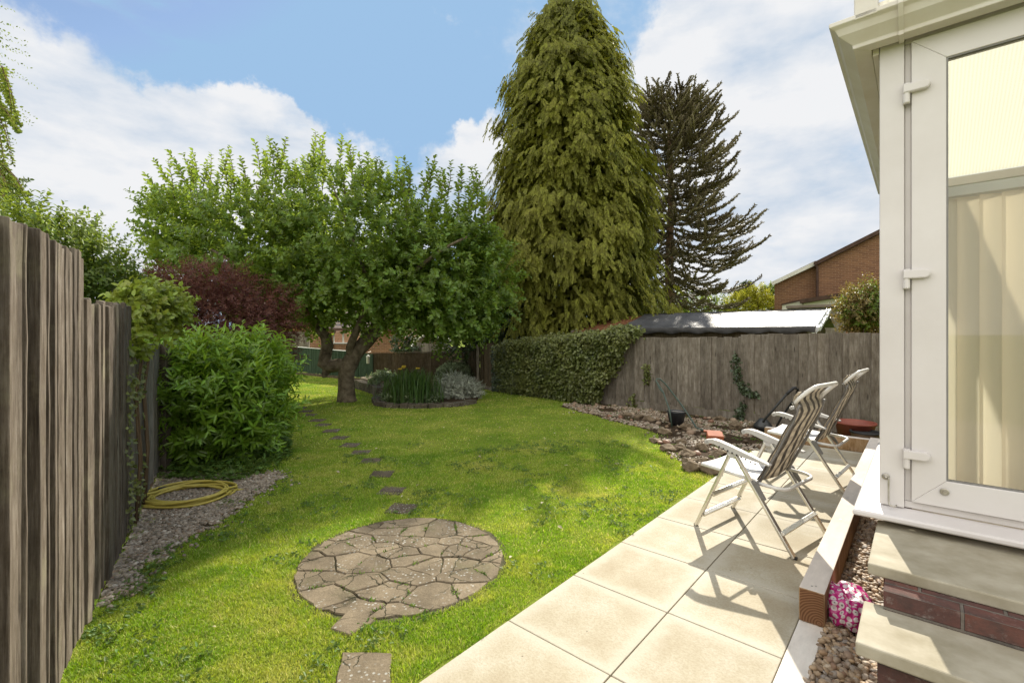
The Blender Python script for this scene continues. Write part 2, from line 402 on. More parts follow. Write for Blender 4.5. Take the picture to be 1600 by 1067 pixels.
M['hose_stripe'] = mat_plain('hose_fitting', (.02,.02,.02), (.05,.05,.045), 14, .5, .4)
M['bark'] = mat_plain('apple_bark', (.065,.052,.036), (.27,.22,.15), 9, .95, .1, 1.0, .035, detail=9)
M['bark_grey'] = mat_plain('conifer_bark', (.10,.06,.035), (.2,.135,.085), 8, .95, .1, .9, .03)
M['tarp'] = mat_plain('grey_tarp', (.045,.045,.047), (.085,.085,.088), 2.2, .55, .3, .6, .05)
M['tarp_dark'] = mat_plain('dark_tarp_skirt', (.018,.017,.016), (.04,.038,.035), 3, .5, .4, .3, .02)
M['tarp_silver'] = mat_plain('silver_tarp_end', (.45,.45,.45), (.7,.7,.7), 9, .3, .6, .5, .02)
M['moss_roof'] = mat_plain('mossy_felt', (.12,.05,.025), (.22,.1,.05), 12, .95, .1, .6, .02)
M['tile'] = mat_plain('roof_tile', (.05,.03,.022), (.1,.06,.045), 6, .85, .2, .4, .02)
M['tile_far'] = mat_plain('grey_roof_tile', (.13,.10,.085), (.22,.18,.15), 3, .85, .2, .4, .02)
M['rust_wood'] = mat_plain('orange_timber', (.26,.12,.04), (.36,.18,.07), 3, .8, .2)
M['glass'] = None
M['apple_leaf'] = mat_leaf('apple_leaf', (.055,.115,.016), (.19,.28,.05), (.44,.56,.05), .42, .45, .44)
M['conifer_leaf'] = mat_leaf('conifer_spray', (.075,.088,.012), (.255,.255,.034), (.46,.45,.045), .6, .25, .34, .02, .9)
M['araucaria'] = mat_leaf('araucaria_leaf', (.07,.06,.03), (.19,.16,.085), (.08,.07,.03), .6, .25, .06, .02, .8)
M['laurel_leaf'] = mat_leaf('laurel_leaf', (.065,.155,.015), (.26,.42,.045), (.5,.66,.05), .3, .5, .4, .02, 2.0)
M['acer_leaf'] = mat_leaf('acer_leaf', (.07,.03,.022), (.18,.075,.055), (.32,.10,.06), .55, .3, .35, .025, 2.2)
M['bush_leaf'] = mat_leaf('bush_leaf', (.06,.105,.015), (.16,.22,.035), (.4,.5,.05), .45, .4, .4)
M['ivy_leaf'] = mat_leaf('ivy_leaf', (.055,.09,.018), (.23,.24,.075), (.33,.36,.06), .35, .45, .25, .03, 2.2)
M['ivy_dark'] = mat_leaf('ivy_leaf_dark', (.022,.045,.015), (.10,.13,.065), (.15,.2,.05), .35, .5, .18, .03, 2.2)
M['ivy_bright'] = mat_leaf('climber_leaf', (.08,.15,.02), (.32,.37,.05), (.45,.5,.06), .35, .5, .38, .04, 2.6)
M['dark_leaf'] = mat_leaf('holly_leaf', (.013,.028,.008), (.04,.07,.017), (.12,.18,.03), .35, .5, .2)
M['yellow_leaf'] = mat_leaf('golden_leaf', (.2,.22,.02), (.45,.42,.04), (.6,.6,.06), .5, .3, .4)
M['red_green'] = mat_leaf('photinia_leaf', (.08,.1,.02), (.22,.13,.05), (.4,.3,.06), .45, .4, .36, .06)
M['iris_leaf'] = mat_leaf('iris_blade', (.035,.085,.02), (.09,.16,.04), (.25,.36,.05), .4, .4, .35)
M['silver_leaf'] = mat_leaf('silver_foliage', (.3,.32,.24), (.58,.60,.50), (.35,.4,.25), .7, .15, .25)
M['varieg_leaf'] = mat_leaf('variegated_leaf', (.06,.11,.035), (.32,.37,.22), (.25,.32,.1), .5, .3, .25)
M['birch_leaf'] = mat_leaf('birch_leaf', (.05,.09,.015), (.13,.19,.035), (.38,.45,.06), .45, .4, .42)
M['weed_leaf'] = mat_leaf('weed_leaf', (.05,.11,.018), (.13,.21,.045), (.3,.42,.06), .5, .3, .35, .03, 3)
M['petal'] = mat_leaf('fallen_leaf', (.35,.28,.1), (.6,.58,.42), (.5,.45,.2), .6, .2, .2)
M['flower_yellow'] = mat_plain('yellow_petal', (.42,.28,.02), (.5,.38,.04), 9)
M['twig'] = mat_plain('twig', (.09,.06,.035), (.15,.10,.06), 9, .9, .1)
M['gravel'] = mat_pebble('gravel_stone', [(0,(.11,.08,.05)),(.3,(.24,.19,.13)),(.6,(.33,.28,.21)),(.8,(.19,.12,.075)),(1,(.47,.43,.36))])
M['gravel_grey'] = mat_pebble('grey_gravel_stone', [(0,(.10,.08,.055)),(.3,(.205,.17,.125)),(.6,(.30,.255,.195)),(.8,(.17,.115,.07)),(1,(.42,.38,.31))])
M['pebble'] = mat_pebble('river_pebble', [(0,(.18,.12,.075)),(.25,(.36,.26,.16)),(.5,(.26,.225,.19)),(.7,(.42,.29,.165)),(.85,(.22,.13,.08)),(1,(.48,.4,.29))])

def special_mats():
    # window glass: real see-through pane with fresnel reflection
    m, nt, ns, ln = newmat('window_glass')
    t = ns.new('ShaderNodeBsdfTransparent'); t.inputs[0].default_value = (.93,.94,.9,1)
    g = ns.new('ShaderNodeBsdfGlossy'); g.inputs['Roughness'].default_value = .01
    fr = ns.new('ShaderNodeFresnel'); fr.inputs[0].default_value = 1.5
    mx = ns.new('ShaderNodeMixShader'); ln.new(math_(ns, ln, 'MULTIPLY', fr.outputs[0], .6, True), mx.inputs[0]); ln.new(t.outputs[0], mx.inputs[1]); ln.new(g.outputs[0], mx.inputs[2])
    o = ns.new('ShaderNodeOutputMaterial'); ln.new(mx.outputs[0], o.inputs[0]); M['glass'] = m
    # polycarbonate roof and blind fabric: translucent
    def transl(name, col, tcol, fac, stripe=0, axis='X', clear=0):
        m, nt, ns, ln = newmat(name)
        d = ns.new('ShaderNodeBsdfDiffuse'); d.inputs[0].default_value = c4(col)
        t = ns.new('ShaderNodeBsdfTranslucent'); t.inputs[0].default_value = c4(tcol)
        if stripe:
            w = ns.new('ShaderNodeTexWave'); w.inputs['Scale'].default_value = stripe; w.bands_direction = axis
            ln.new(texco(ns, 'UV'), w.inputs['Vector'])
            cc = ramp(ns, ln, w.outputs['Fac'], [(0, tuple(x*.8 for x in tcol)), (1, tcol)])
            ln.new(cc, t.inputs[0])
        mx = ns.new('ShaderNodeMixShader'); mx.inputs[0].default_value = fac
        ln.new(d.outputs[0], mx.inputs[1]); ln.new(t.outputs[0], mx.inputs[2])
        last = mx
        if clear:
            tr = ns.new('ShaderNodeBsdfTransparent'); tr.inputs[0].default_value = (.95,.93,.85,1); last = ns.new('ShaderNodeMixShader'); last.inputs[0].default_value = clear
            ln.new(mx.outputs[0], last.inputs[1]); ln.new(tr.outputs[0], last.inputs[2])
        o = ns.new('ShaderNodeOutputMaterial'); ln.new(last.outputs[0], o.inputs[0]); return m
    M['poly'] = transl('polycarbonate_sheet', (.74,.72,.65), (.86,.84,.76), .65, 14, 'X', .45)
    M['blind'] = transl('blind_fabric', (.80,.72,.64), (1.0,.90,.80), .72)
    # end grain
    m, nt, ns, ln = newmat('sleeper_endgrain'); uv = texco(ns, 'UV')
    w = ns.new('ShaderNodeTexWave'); w.wave_type = 'RINGS'; w.rings_direction = 'Z'; w.inputs['Scale'].default_value = 26; w.inputs['Distortion'].default_value = 2.2; w.inputs['Detail'].default_value = 2
    c = ST(2.79, -.40, .03)
    ln.new(mapping(ns, ln, uv, loc=(.40-.02, -.03, 0)), w.inputs['Vector'])
    col = ramp(ns, ln, w.outputs['Fac'], [(0,(.12,.055,.026)),(1,(.24,.125,.065))])
    M['endgrain'] = finish(m, nt, col, .85, .15, w.outputs['Fac'], .2, .003)
    # chair fabric: lengthwise bands crossed by softer bands
    m, nt, ns, ln = newmat('striped_chair_fabric'); co = texco(ns, 'Object')
    sp = ns.new('ShaderNodeSeparateXYZ'); ln.new(co, sp.inputs[0])
    def bands(sock, period, ph):
        q = math_(ns, ln, 'FRACT', math_(ns, ln, 'ADD', math_(ns, ln, 'DIVIDE', sock, period), ph))
        return math_(ns, ln, 'GREATER_THAN', q, .56)
    b1 = bands(sp.outputs[1], .1008, .25); b2 = bands(sp.outputs[2], .06, .3)
    col = mixc(ns, ln, b1, (.68,.62,.52), (.15,.135,.12))
    wv = noise_(ns, ln, co, 500, 2, .5)
    col = mixc(ns, ln, math_(ns, ln, 'MULTIPLY', b2, .32), col, (.30,.27,.23))
    p = ns.new('ShaderNodeBsdfPrincipled'); p.inputs['Roughness'].default_value = .8; ln.new(col, p.inputs['Base Color'])
    t = ns.new('ShaderNodeBsdfTranslucent'); ln.new(col, t.inputs[0])
    mx = ns.new('ShaderNodeMixShader'); mx.inputs[0].default_value = .42; ln.new(p.outputs[0], mx.inputs[1]); ln.new(t.outputs[0], mx.inputs[2])
    b = ns.new('ShaderNodeBump'); b.inputs['Strength'].default_value = .2; b.inputs['Distance'].default_value = .002; ln.new(wv, b.inputs['Height']); ln.new(b.outputs[0], p.inputs['Normal'])
    o = ns.new('ShaderNodeOutputMaterial'); ln.new(mx.outputs[0], o.inputs[0]); M['fabric'] = m
    # pink plastic bag with white daisies
    m, nt, ns, ln = newmat('pink_floral_plastic'); co = texco(ns, 'Object')
    v = ns.new('ShaderNodeTexVoronoi'); v.inputs['Scale'].default_value = 36; v.inputs['Randomness'].default_value = .25; ln.new(co, v.inputs['Vector'])
    d = math_(ns, ln, 'ADD', v.outputs['Distance'], math_(ns, ln, 'MULTIPLY', noise_(ns, ln, co, 120, 2), .12))
    col = ramp(ns, ln, d, [(.2,(.10,.09,.08)),(.24,(.55,.5,.47)),(.52,(.6,.5,.5)),(.56,(.42,.02,.16))])
    M['bag'] = finish(m, nt, col, .22, .6, noise_(ns, ln, co, 30, 4), .3, .01)
    # araucaria trunk handled by bark_grey
special_mats()

# ------------------------------------------------------------------ world, sun, camera
SUN_AZ, SUN_EL = math.radians(28.4), math.radians(34.2)
sund = Vector((math.sin(SUN_AZ)*math.cos(SUN_EL), math.cos(SUN_AZ)*math.cos(SUN_EL), math.sin(SUN_EL)))
def make_world():
    w = bpy.data.worlds.new('World'); sc.world = w; w.use_nodes = True
    nt = w.node_tree; ns, ln = nt.nodes, nt.links; ns.clear()
    sky = ns.new('ShaderNodeTexSky'); sky.sky_type = 'NISHITA'; sky.sun_disc = False
    sky.sun_elevation = SUN_EL; sky.sun_rotation = SUN_AZ
    sky.air_density = 1.0; sky.dust_density = .6; sky.ozone_density = 1.2
    d = ns.new('ShaderNodeVectorMath'); d.operation = 'NORMALIZE'; ln.new(texco(ns, 'Generated'), d.inputs[0]); D = d.outputs[0]
    blobs = [(60,210,19,1),(270,265,15,1),(430,270,10,.9),(20,330,20,.8),(560,300,9,.6),(660,330,9,.45),(780,330,8,.4),
             (1250,90,15,.95),(1420,60,22,.9),(1130,60,7,.45),(1230,300,12,.75),(1300,420,18,.8),(1130,470,10,.7),(755,205,4.5,.75),(735,260,6,.5),(985,190,4.5,.75),(690,15,2.5,.45),(905,-40,9,.4),
             (600,150,11,-.6),(220,-10,13,-.8),(60,-60,14,-.8),(430,70,10,-.6),(330,40,8,-.4),(1180,215,4.5,-.45),(190,420,4.5,-.5)]
    tot = None
    wv = ns.new('ShaderNodeVectorMath'); wv.operation = 'SUBTRACT'; ln.new(noise_(ns, ln, D, 4.5, 7, .62, 'Color'), wv.inputs[0]); wv.inputs[1].default_value = (.5,.5,.5)
    ws = ns.new('ShaderNodeVectorMath'); ws.operation = 'SCALE'; ln.new(wv.outputs[0], ws.inputs[0]); ws.inputs['Scale'].default_value = .38
    wa = ns.new('ShaderNodeVectorMath'); ln.new(D, wa.inputs[0]); ln.new(ws.outputs[0], wa.inputs[1])
    wn = ns.new('ShaderNodeVectorMath'); wn.operation = 'NORMALIZE'; ln.new(wa.outputs[0], wn.inputs[0])
    for (px, py, ang, wt) in blobs:
        v = Vector(((px-800)/F, 1, (HY-py)/F)).normalized()
        dt = ns.new('ShaderNodeVectorMath'); dt.operation = 'DOT_PRODUCT'; ln.new(wn.outputs[0], dt.inputs[0]); dt.inputs[1].default_value = v
        b = maprange(ns, ln, dt.outputs['Value'], math.cos(math.radians(ang*1.2)), math.cos(math.radians(ang*.3)), 0, wt, True)
        tot = b if tot is None else math_(ns, ln, 'ADD', tot, b)
    tot = math_(ns, ln, 'MINIMUM', tot, 1.0)
    n1 = noise_(ns, ln, mapping(ns, ln, D, (1,1,1.7)), 5.0, 9, .6)
    n2 = noise_(ns, ln, mapping(ns, ln, D, (1,1,2.6), loc=(3.1,1.7,.4)), 4.2, 7, .58)
    den = math_(ns, ln, 'ADD', math_(ns, ln, 'MULTIPLY', tot, .62), math_(ns, ln, 'MULTIPLY', math_(ns, ln, 'SUBTRACT', n1, .5), 1.15))
    fac = maprange(ns, ln, den, .14, .56, 0, 1, True)
    k = CLOUD
    ccol = ramp(ns, ln, math_(ns, ln, 'ADD', math_(ns, ln, 'MULTIPLY', n2, .8), math_(ns, ln, 'MULTIPLY', n1, .2)), [(.36,(.60*k,.70*k,.83*k)),(.46,(.78*k,.83*k,.90*k)),(.56,(.93*k,.94*k,.96*k))])
    skyc = hsv(ns, ln, sky.outputs[0], s=SKY_SAT, v=SKY_V)
    wisp = maprange(ns, ln, n2, .5, .75, 0, .4, True)
    skyc = mixc(ns, ln, wisp, skyc, (.8*k,.85*k,.9*k))
    # limit the glare round the sun to the brightness of lit cloud
    mn = ns.new('ShaderNodeMix'); mn.data_type = 'RGBA'; mn.blend_type = 'DARKEN'; mn.inputs[0].default_value = 1; ln.new(skyc, mn.inputs[6]); mn.inputs[7].default_value = (.36*k,.57*k,.84*k,1)
    col = mixc(ns, ln, fac, mn.outputs[2], ccol)
    # unseen bright cloud added behind the camera to fill the shaded sides
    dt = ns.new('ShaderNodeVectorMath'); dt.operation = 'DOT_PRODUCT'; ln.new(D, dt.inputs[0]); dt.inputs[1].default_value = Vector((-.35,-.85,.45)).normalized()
    back_fill = maprange(ns, ln, dt.outputs['Value'], .0, .62, 0, 1, True)
    col = mixc(ns, ln, back_fill, col, (BACK*k*1.0,BACK*k*.98,BACK*k*.94))
    bg = ns.new('ShaderNodeBackground'); bg.inputs['Strength'].default_value = .15
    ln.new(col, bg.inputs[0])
    o = ns.new('ShaderNodeOutputWorld'); ln.new(bg.outputs[0], o.inputs[0])
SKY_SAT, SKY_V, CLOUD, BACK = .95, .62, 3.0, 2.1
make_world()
ld = bpy.data.lights.new('sun', 'SUN'); ld.energy = 3.8; ld.angle = math.radians(.55); ld.color = (1, .93, .80)
lo = bpy.data.objects.new('sun', ld); COL.objects.link(lo); lo.rotation_euler = sund.to_track_quat('Z', 'Y').to_euler(); lo.location = (10, 20, 20)
cd = bpy.data.cameras.new('camera'); cam = bpy.data.objects.new('camera', cd); COL.objects.link(cam); sc.camera = cam
cam.location = (0,0,H); cam.rotation_euler = (math.pi/2,0,0); cd.sensor_width = 36; cd.lens = F/1600*36; cd.shift_y = -(533.5-HY)/1600
cd.clip_start = .05; cd.clip_end = 3000
sc.view_settings.view_transform = 'Standard'; sc.view_settings.look = 'None'; sc.view_settings.exposure = 1.08; sc.view_settings.gamma = 1.0
sc.cycles.max_bounces = 8; sc.cycles.transparent_max_bounces = 12; sc.cycles.transmission_bounces = 6
sc.cycles.caustics_reflective = False; sc.cycles.caustics_refractive = False
sc.cycles.use_denoising = True

# ------------------------------------------------------------------ layout polygons
def pip(pts, poly):
    poly = np.array([(p[0],p[1]) for p in poly]); x, y = pts[:,0], pts[:,1]; ins = np.zeros(len(pts), bool); j = len(poly)-1
    for i in range(len(poly)):
        xi, yi = poly[i]; xj, yj = poly[j]
        c = ((yi>y)!=(yj>y)) & (x < (xj-xi)*(y-yi)/((yj-yi) if abs(yj-yi)>1e-9 else 1e-9)+xi); ins ^= c; j = i
    return ins
def fbm(p, sc_): return np.array([mnoise.fractal(Vector((a[0]*sc_, a[1]*sc_, 3.3)), 1, 2, 3) for a in p])

circ_c = G(630, 873); CIRC_R = .655
lf0 = Vector((-1.02, .6)); 
def LF(y): return -.646-.643*y+0.0 if y < 2.6 else -2.318-.612*(y-2.6)      # left fence line X(Y)
PT0, PT1, PS0, PS1 = -1.595, -.468, .9, 7.28
FA, FB = Vector((-.91,12.64)), Vector((3.79,8.10)); fdir = (FB-FA).normalized()
corner = Vector((-1.95,14.5)); fend = FB+fdir*5.2
B0, B1 = Vector((-9.2,18.2)), Vector((-4.3,14.4))
lawn_poly = [(-1.0,.4),(LF(1.0),1.0),(LF(2.6),2.6),(LF(5),5),(LF(10),10),(-9.4,18.2),(-4.3,14.5),(-1.95,14.5),(-.91,12.64),tuple(FB),tuple(fend),(ST(7.28,-.47)[0],ST(7.28,-.47)[1]),tuple(ST(PS1,PT0)[:2]),tuple(ST(PS0,PT0)[:2]),(.2,.3)]
grav_left = [G(196,925),G(150,948),G(183,862),G(216,775),G(236,742),G(330,742),G(440,738),G(428,758),G(385,785),G(345,815),G(290,842),G(238,880),G(208,935)]
grav_right = [G(875,635),G(925,648),G(950,656),G(1000,668),G(1028,678),G(1031,694),G(1054,714),G(1078,727),G(1114,740),ST(6.0,PT0),ST(7.9,PT0),ST(7.9,-.5),ST(8.6,-.5),Vector((FB+fdir*3.6)),FB,FA.lerp(FB,.8),FA.lerp(FB,.5)]
bed_poly_px = [(584,628),(592,634),(620,637),(665,637),(715,634),(742,630),(752,618),(748,606),(725,596),(690,592),(650,592),(610,598),(596,606),(598,616),(588,621)]
bed_poly = [G(*p) for p in bed_poly_px]

# ------------------------------------------------------------------ ground, lawn, patio
g = MB(); g.add([(-900,-900,-.06),(900,-900,-.06),(900,900,-.06),(-900,900,-.06)], [(0,1,2,3)])
tag(g.build('ground', M['lawn']), kind='structure')
l = MB(); l.poly(lawn_poly, -.05, 0); tag(l.build('lawn', M['lawn']), kind='structure')
p_ = MB()
tj = [PT0, -1.003, PT1-.004]; sj = 2.4117-.604*3
A0 = sof(G(794.7,970.7)); sl = []
k = -3
while A0+.604*k < PS1-.05:
    s0 = A0+.604*k; s1 = min(s0+.598, PS1)
    for (t0, t1) in ((tj[0], tj[1]-.006), (tj[1], tj[2])):
        p_.st(s0, s1, t0, t1, -.045, random.uniform(.008,.0105))
    k += 1
for a_ in range(-7, 2):
    for b_ in range(8):
        p_.st(-.3+a_*.604-.604, -.3+a_*.604-.006, -1.003+b_*.604, -1.003+b_*.604+.598, -.045, random.uniform(.008,.0105)) if -.3+a_*.604 < A0-3*.604-.01 else None
tag(p_.build('patio', M['slab'], bevel=.004), kind='structure')
b_ = MB(); b_.st(A0-1.9, PS1, PT0+.004, PT1-.01, -.05, .0025); tag(b_.build('patio_bedding', mat_plain('jointing_sand', (.06,.052,.03), (.15,.12,.075), 14, .95, .1)), kind='structure')
for nm, poly in (('gravel_bed', grav_left), ('rockery_bed', grav_right)):
    m_ = MB(); m_.poly(poly, -.03, .004); tag(m_.build(nm, M['soil']), kind='structure')
m_ = MB(); m_.st(.9, 9.0, -.36, .9, -.05, -.012); tag(m_.build('strip_bed', M['soil']), kind='structure')

# grass blades
stones_px = [(628.4,795,40,13),(612,767,34,10),(596.5,741,29,8),(580,720,25,7),(564,707,22,6),(547.5,695.4,20,5.5),(531,684,19,5),(518,673.5,17,4.5),(505,664,16,4),(496,657,15,3.6),(483.5,648.5,14,3.2),(478,643,13,3),(469,637.5,12,2.6),(462,632,11,2.4)]
stone_geo = []
for (x, y, w, h) in stones_px:
    c = G(x, y); stone_geo.append((c, .225, .215))
near_stones = [[G(515,985),G(548,951),G(588,973),G(545,995)], [G(535,1022),G(612,1022),G(610,1078),G(522,1078)]]
def grass_mask(p):
    ok = pip(p, lawn_poly)
    n = fbm(p, 5.)*.06
    ok &= np.hypot(p[:,0]-circ_c[0], p[:,1]-circ_c[1]) > CIRC_R+.006+n*.5
    t = UY*p[:,0]-UX*p[:,1]; ok &= ~((t > PT0-.012+n*.5) & (UX*p[:,0]+UY*p[:,1] < PS1+.1))
    for (c, w, h) in stone_geo: ok &= ~((np.abs(p[:,0]-c[0]) < w/2) & (np.abs(p[:,1]-c[1]) < h/2-.05))
    for q in near_stones: ok &= ~pip(p, q)
    q = p+np.stack([n*3, n*3], 1)+rng.normal(0,.055,p.shape)
    ok &= ~(pip(q, grav_left) & (fbm(p+7.3, 2.6) < .30)); ok &= ~pip(q, grav_right); ok &= ~pip(p, bed_poly)
    return ok
def grass(n, y0, y1, hgt, wid, name):
    ymid = rng.uniform(y0, y1, n)
    xl = np.maximum(-1.16*ymid-.1, -9.5); xr = np.minimum(ymid*1.0+.2, 4.2)
    p = np.stack([rng.uniform(0,1,n)*(xr-xl)+xl, ymid], 1)
    keep = rng.uniform(0,1,n) < (xr-xl)/(xr-xl).max()
    p = p[keep]; p = p[grass_mask(p)]; n = len(p)
    tuft = fbm(p, 2.2)*.35+fbm(p, 14)*.3
    h = hgt*rng.uniform(.55,1.25,n)*(1+tuft); w = wid*rng.uniform(.7,1.3,n)
    a = rng.uniform(0,6.283,n); lean = rng.uniform(.2,1.1,n)*h
    a2 = a+rng.normal(1.57,.6,n)
    b = np.stack([p[:,0], p[:,1], np.full(n,-.002)], 1); s = np.stack([np.cos(a2)*w/2, np.sin(a2)*w/2, np.zeros(n)], 1)
    mid = b+np.stack([np.cos(a)*lean*.35, np.sin(a)*lean*.35, h*.6], 1)
    t = b+np.stack([np.cos(a)*lean, np.sin(a)*lean, h], 1)
    V = np.stack([b-s, b+s, mid+s*.8, t, mid-s*.8], 1).reshape(-1,3); i = np.arange(n)[:,None]*5
    Fq = np.concatenate([i+np.array([[0,1,2]]), i+np.array([[0,2,4]]), i+np.array([[4,2,3]])])
    return V, Fq
def join(parts):
    V = []; Fs = []; o = 0
    for v, f in parts: V.append(v); Fs.append(f+o); o += len(v)
    return np.concatenate(V), np.concatenate(Fs)
gv, gf = join([grass(420000, 1.4, 3.2, .019, .0032, ''), grass(330000, 3.2, 6.0, .019, .005, ''), grass(190000, 6.0, 17.5, .018, .011, '')])
tag(np_mesh('grass', gv, gf, M['grass']), 'short mown lawn grass with dry yellow patches between fence and patio', 'grass', kind='stuff')

# fallen leaves on the lawn
n = 260; pp = np.stack([rng.uniform(-6,2.2,n), rng.uniform(2,13,n)], 1); pp = pp[grass_mask(pp)]
n = len(pp); C = np.concatenate([pp, np.full((n,1), .022)], 1)
o = leaves('fallen_leaves', C, rvec(n)*np.array([1,1,.2]), rvec(n)*.4+np.array([0,0,1]), rng.uniform(.02,.05,n), rng.uniform(.015,.03,n), M['petal'])
tag(o, 'small pale fallen leaves scattered over the lawn', 'fallen leaves', kind='stuff')

# pebbles
def ico(sub):
    bm = bmesh.new(); bmesh.ops.create_icosphere(bm, subdivisions=sub, radius=1); bm.verts.ensure_lookup_table()
    v = np.array([x.co[:] for x in bm.verts]); f = np.array([[q.index for q in x.verts] for x in bm.faces]); bm.free(); return v, f
def pebbles(pts, size, sub, zb=0., flat=.55):
    v, f = ico(sub); n = len(pts)
    a = rng.uniform(0,6.283,n); sx = size*rng.uniform(.55,1.35,n); sy = sx*rng.uniform(.55,.95,n); sz = sx*rng.uniform(.35,flat+.15,n)
    J = 1+rng.normal(0,.10,(n,len(v),1)); q = v[None]*J*np.stack([sx,sy,sz],1)[:,None,:]
    # tilt
    tl = rng.normal(0,.35,n); ct, st_ = np.cos(tl)[:,None], np.sin(tl)[:,None]
    x, y, z = q[:,:,0], q[:,:,1], q[:,:,2]; x, z = x*ct-z*st_, x*st_+z*ct
    c, s = np.cos(a)[:,None], np.sin(a)[:,None]; X = x*c-y*s; Y = x*s+y*c
    zz = zb+sz*.45 if np.isscalar(zb) else zb
    V = np.stack([X+pts[:,0:1], Y+pts[:,1:2], z+(zz if np.isscalar(zz) else zz[:,None])], 2).reshape(-1,3)
    Fq = (f[None]+(np.arange(n)*len(v))[:,None,None]).reshape(-1,3); return V, Fq
def fill(poly, n, grow=0):
    q = np.array([(p[0],p[1]) for p in poly]); lo_, hi = q.min(0)-grow, q.max(0)+grow
    p = rng.uniform(lo_, hi, (n,2)); nn = fbm(p, 9)*.16
    p = p[pip(p+np.stack([nn,-nn],1), poly)]; return p+rng.normal(0,1,p.shape)*np.where(rng.uniform(0,1,(len(p),1))<.10,.10,.0)
p1 = fill(grav_left, 26000); p1 = p1[p1[:,0] > np.array([LF(y) for y in p1[:,1]])+.03]
V, Fq = pebbles(p1, .0165, 1, .004); tag(np_mesh('gravel', V, Fq, M['gravel_grey'], smooth=True), 'grey brown gravel strip under the coiled hose beside the left fence', 'gravel', kind='stuff')
p2 = fill(grav_right, 30000); p2 = p2[fbm(p2, 1.9) < .10]
V, Fq = pebbles(p2, .021, 1, .004); tag(np_mesh('gravel', V, Fq, M['gravel'], smooth=True), 'pale gravel of the rockery between lawn, patio and board fence', 'gravel', kind='stuff')
p3 = fill(grav_right, 420); V, Fq = pebbles(p3, .043, 2, .008, .8); tag(np_mesh('rubble', V, Fq, mat_pebble('rubble_stone', [(0,(.10,.07,.045)),(.4,(.22,.15,.09)),(.7,(.3,.23,.16)),(1,(.2,.1,.06))]), smooth=False), 'small brown stone rubble strewn over the rockery gravel', 'rubble', kind='stuff')
pts = np.stack([1.15+6.1*rng.uniform(0,1,7600)**1.6, rng.uniform(-.36,-.12,7600)], 1)
pw = np.stack([UX*pts[:,0]+UY*pts[:,1], UY*pts[:,0]-UX*pts[:,1]], 1)
V, Fq = pebbles(pw, .0175, 2, rng.uniform(-.012,.02,7600)); tag(np_mesh('gravel', V, Fq, M['pebble'], smooth=True), 'tan river pebbles packed between the timber sleepers and the brick steps', 'gravel', kind='stuff')

# ------------------------------------------------------------------ round paving and stepping stones
def split(poly, p, d):
    a, b = [], []
    n = len(poly); nx = Vector((-d.y, d.x))
    for i in range(n):
        q, r = poly[i], poly[(i+1)%n]; e, f = (q-p).dot(nx), (r-p).dot(nx)
        (a if e >= 0 else b).append(q)
        if e*f < 0:
            m = q.lerp(r, e/(e-f)); a.append(m); b.append(m)
    return a, b
def area(p): return abs(sum(p[i].x*p[(i+1)%len(p)].y-p[(i+1)%len(p)].x*p[i].y for i in range(len(p))))/2
rs = random.Random(5)
disc = [Vector((circ_c[0]+CIRC_R*math.cos(a*math.pi/36)*rs.uniform(.985,1.01), circ_c[1]+CIRC_R*math.sin(a*math.pi/36)*rs.uniform(.985,1.01))) for a in range(72)]
seeds = []
while len(seeds) < 42:
    q = Vector((circ_c[0]+rs.uniform(-1,1)*CIRC_R*1.05, circ_c[1]+rs.uniform(-1,1)*CIRC_R*1.05))
    if (q-Vector(circ_c[:2])).length < CIRC_R*1.04 and all(abs(q.x-o_.x)*.8+abs(q.y-o_.y)*1.15 > .115 for o_ in seeds): seeds.append(q)
    if rs.random() < .0005: break
done = []
for a_ in seeds:
    q = disc[:]
    for b_ in seeds:
        if b_ is a_ or len(q) < 3: continue
        d_ = Vector(((b_-a_).x*.7, (b_-a_).y*1.3)).normalized(); q1, q2 = split(q, a_.lerp(b_, .5), Vector((-d_.y, d_.x)))
        n0 = Vector((-Vector((-d_.y, d_.x)).y, Vector((-d_.y, d_.x)).x)); q = q1 if (a_-a_.lerp(b_,.5)).dot(n0) >= 0 else q2
    if len(q) >= 3 and area(q) > .002: done.append(q)
rp = MB()
def wob(p):   # ragged crack edges, shared by both neighbours
    v = mnoise.noise_vector(Vector((p.x*9, p.y*9, 1)))*.012+mnoise.noise_vector(Vector((p.x*30, p.y*30, 4)))*.005
    return Vector((p.x+v.x, p.y+v.y))
def slabpoly(mb, q, z0, z1, gap):
    c = sum(q, Vector((0,0)))/len(q); dense = []
    for i in range(len(q)):
        a, b = q[i], q[(i+1)%len(q)]; m = max(1, int((b-a).length/.03))
        for k_ in range(m): dense.append(a.lerp(b, k_/m))
    pts_ = [wob(v) for v in dense]
    outl = [v+(c-v).normalized()*gap for v in pts_]; inn = [v+(c-v).normalized()*(gap+.006) for v in pts_]
    n_ = len(outl); tz = rs.uniform(-.003,.003)
    v = [(p.x,p.y,z0) for p in outl]+[(p.x,p.y,z1-.006+tz) for p in outl]+[(p.x,p.y,z1+tz) for p in inn]
    f = [tuple(range(2*n_,3*n_))]
    for i in range(n_):
        j = (i+1)%n_; f += [(i,j,n_+j,n_+i), (n_+i,n_+j,2*n_+j,2*n_+i)]
    mb.add(v, f)
for q in done: slabpoly(rp, q, -.03, .012, rs.choice([.001,.002,.003,.0055]))
rt = empty('stone_circle', (circ_c[0],circ_c[1],0), 'round patch of cracked grey crazy paving set flush in the lawn', 'paving circle')
rp.build('paving_stone', M['crazy'], rt)
rb = MB(); rb.lathe((circ_c[0],circ_c[1],0), [(CIRC_R+.04,-.03),(CIRC_R+.035,.0015),(CIRC_R*.5,.001)], 64); rb.build('mortar_bed', mat_plain('mossy_mortar', (.045,.05,.02), (.12,.10,.065), 14, .95, .1, .6, .01), rt)
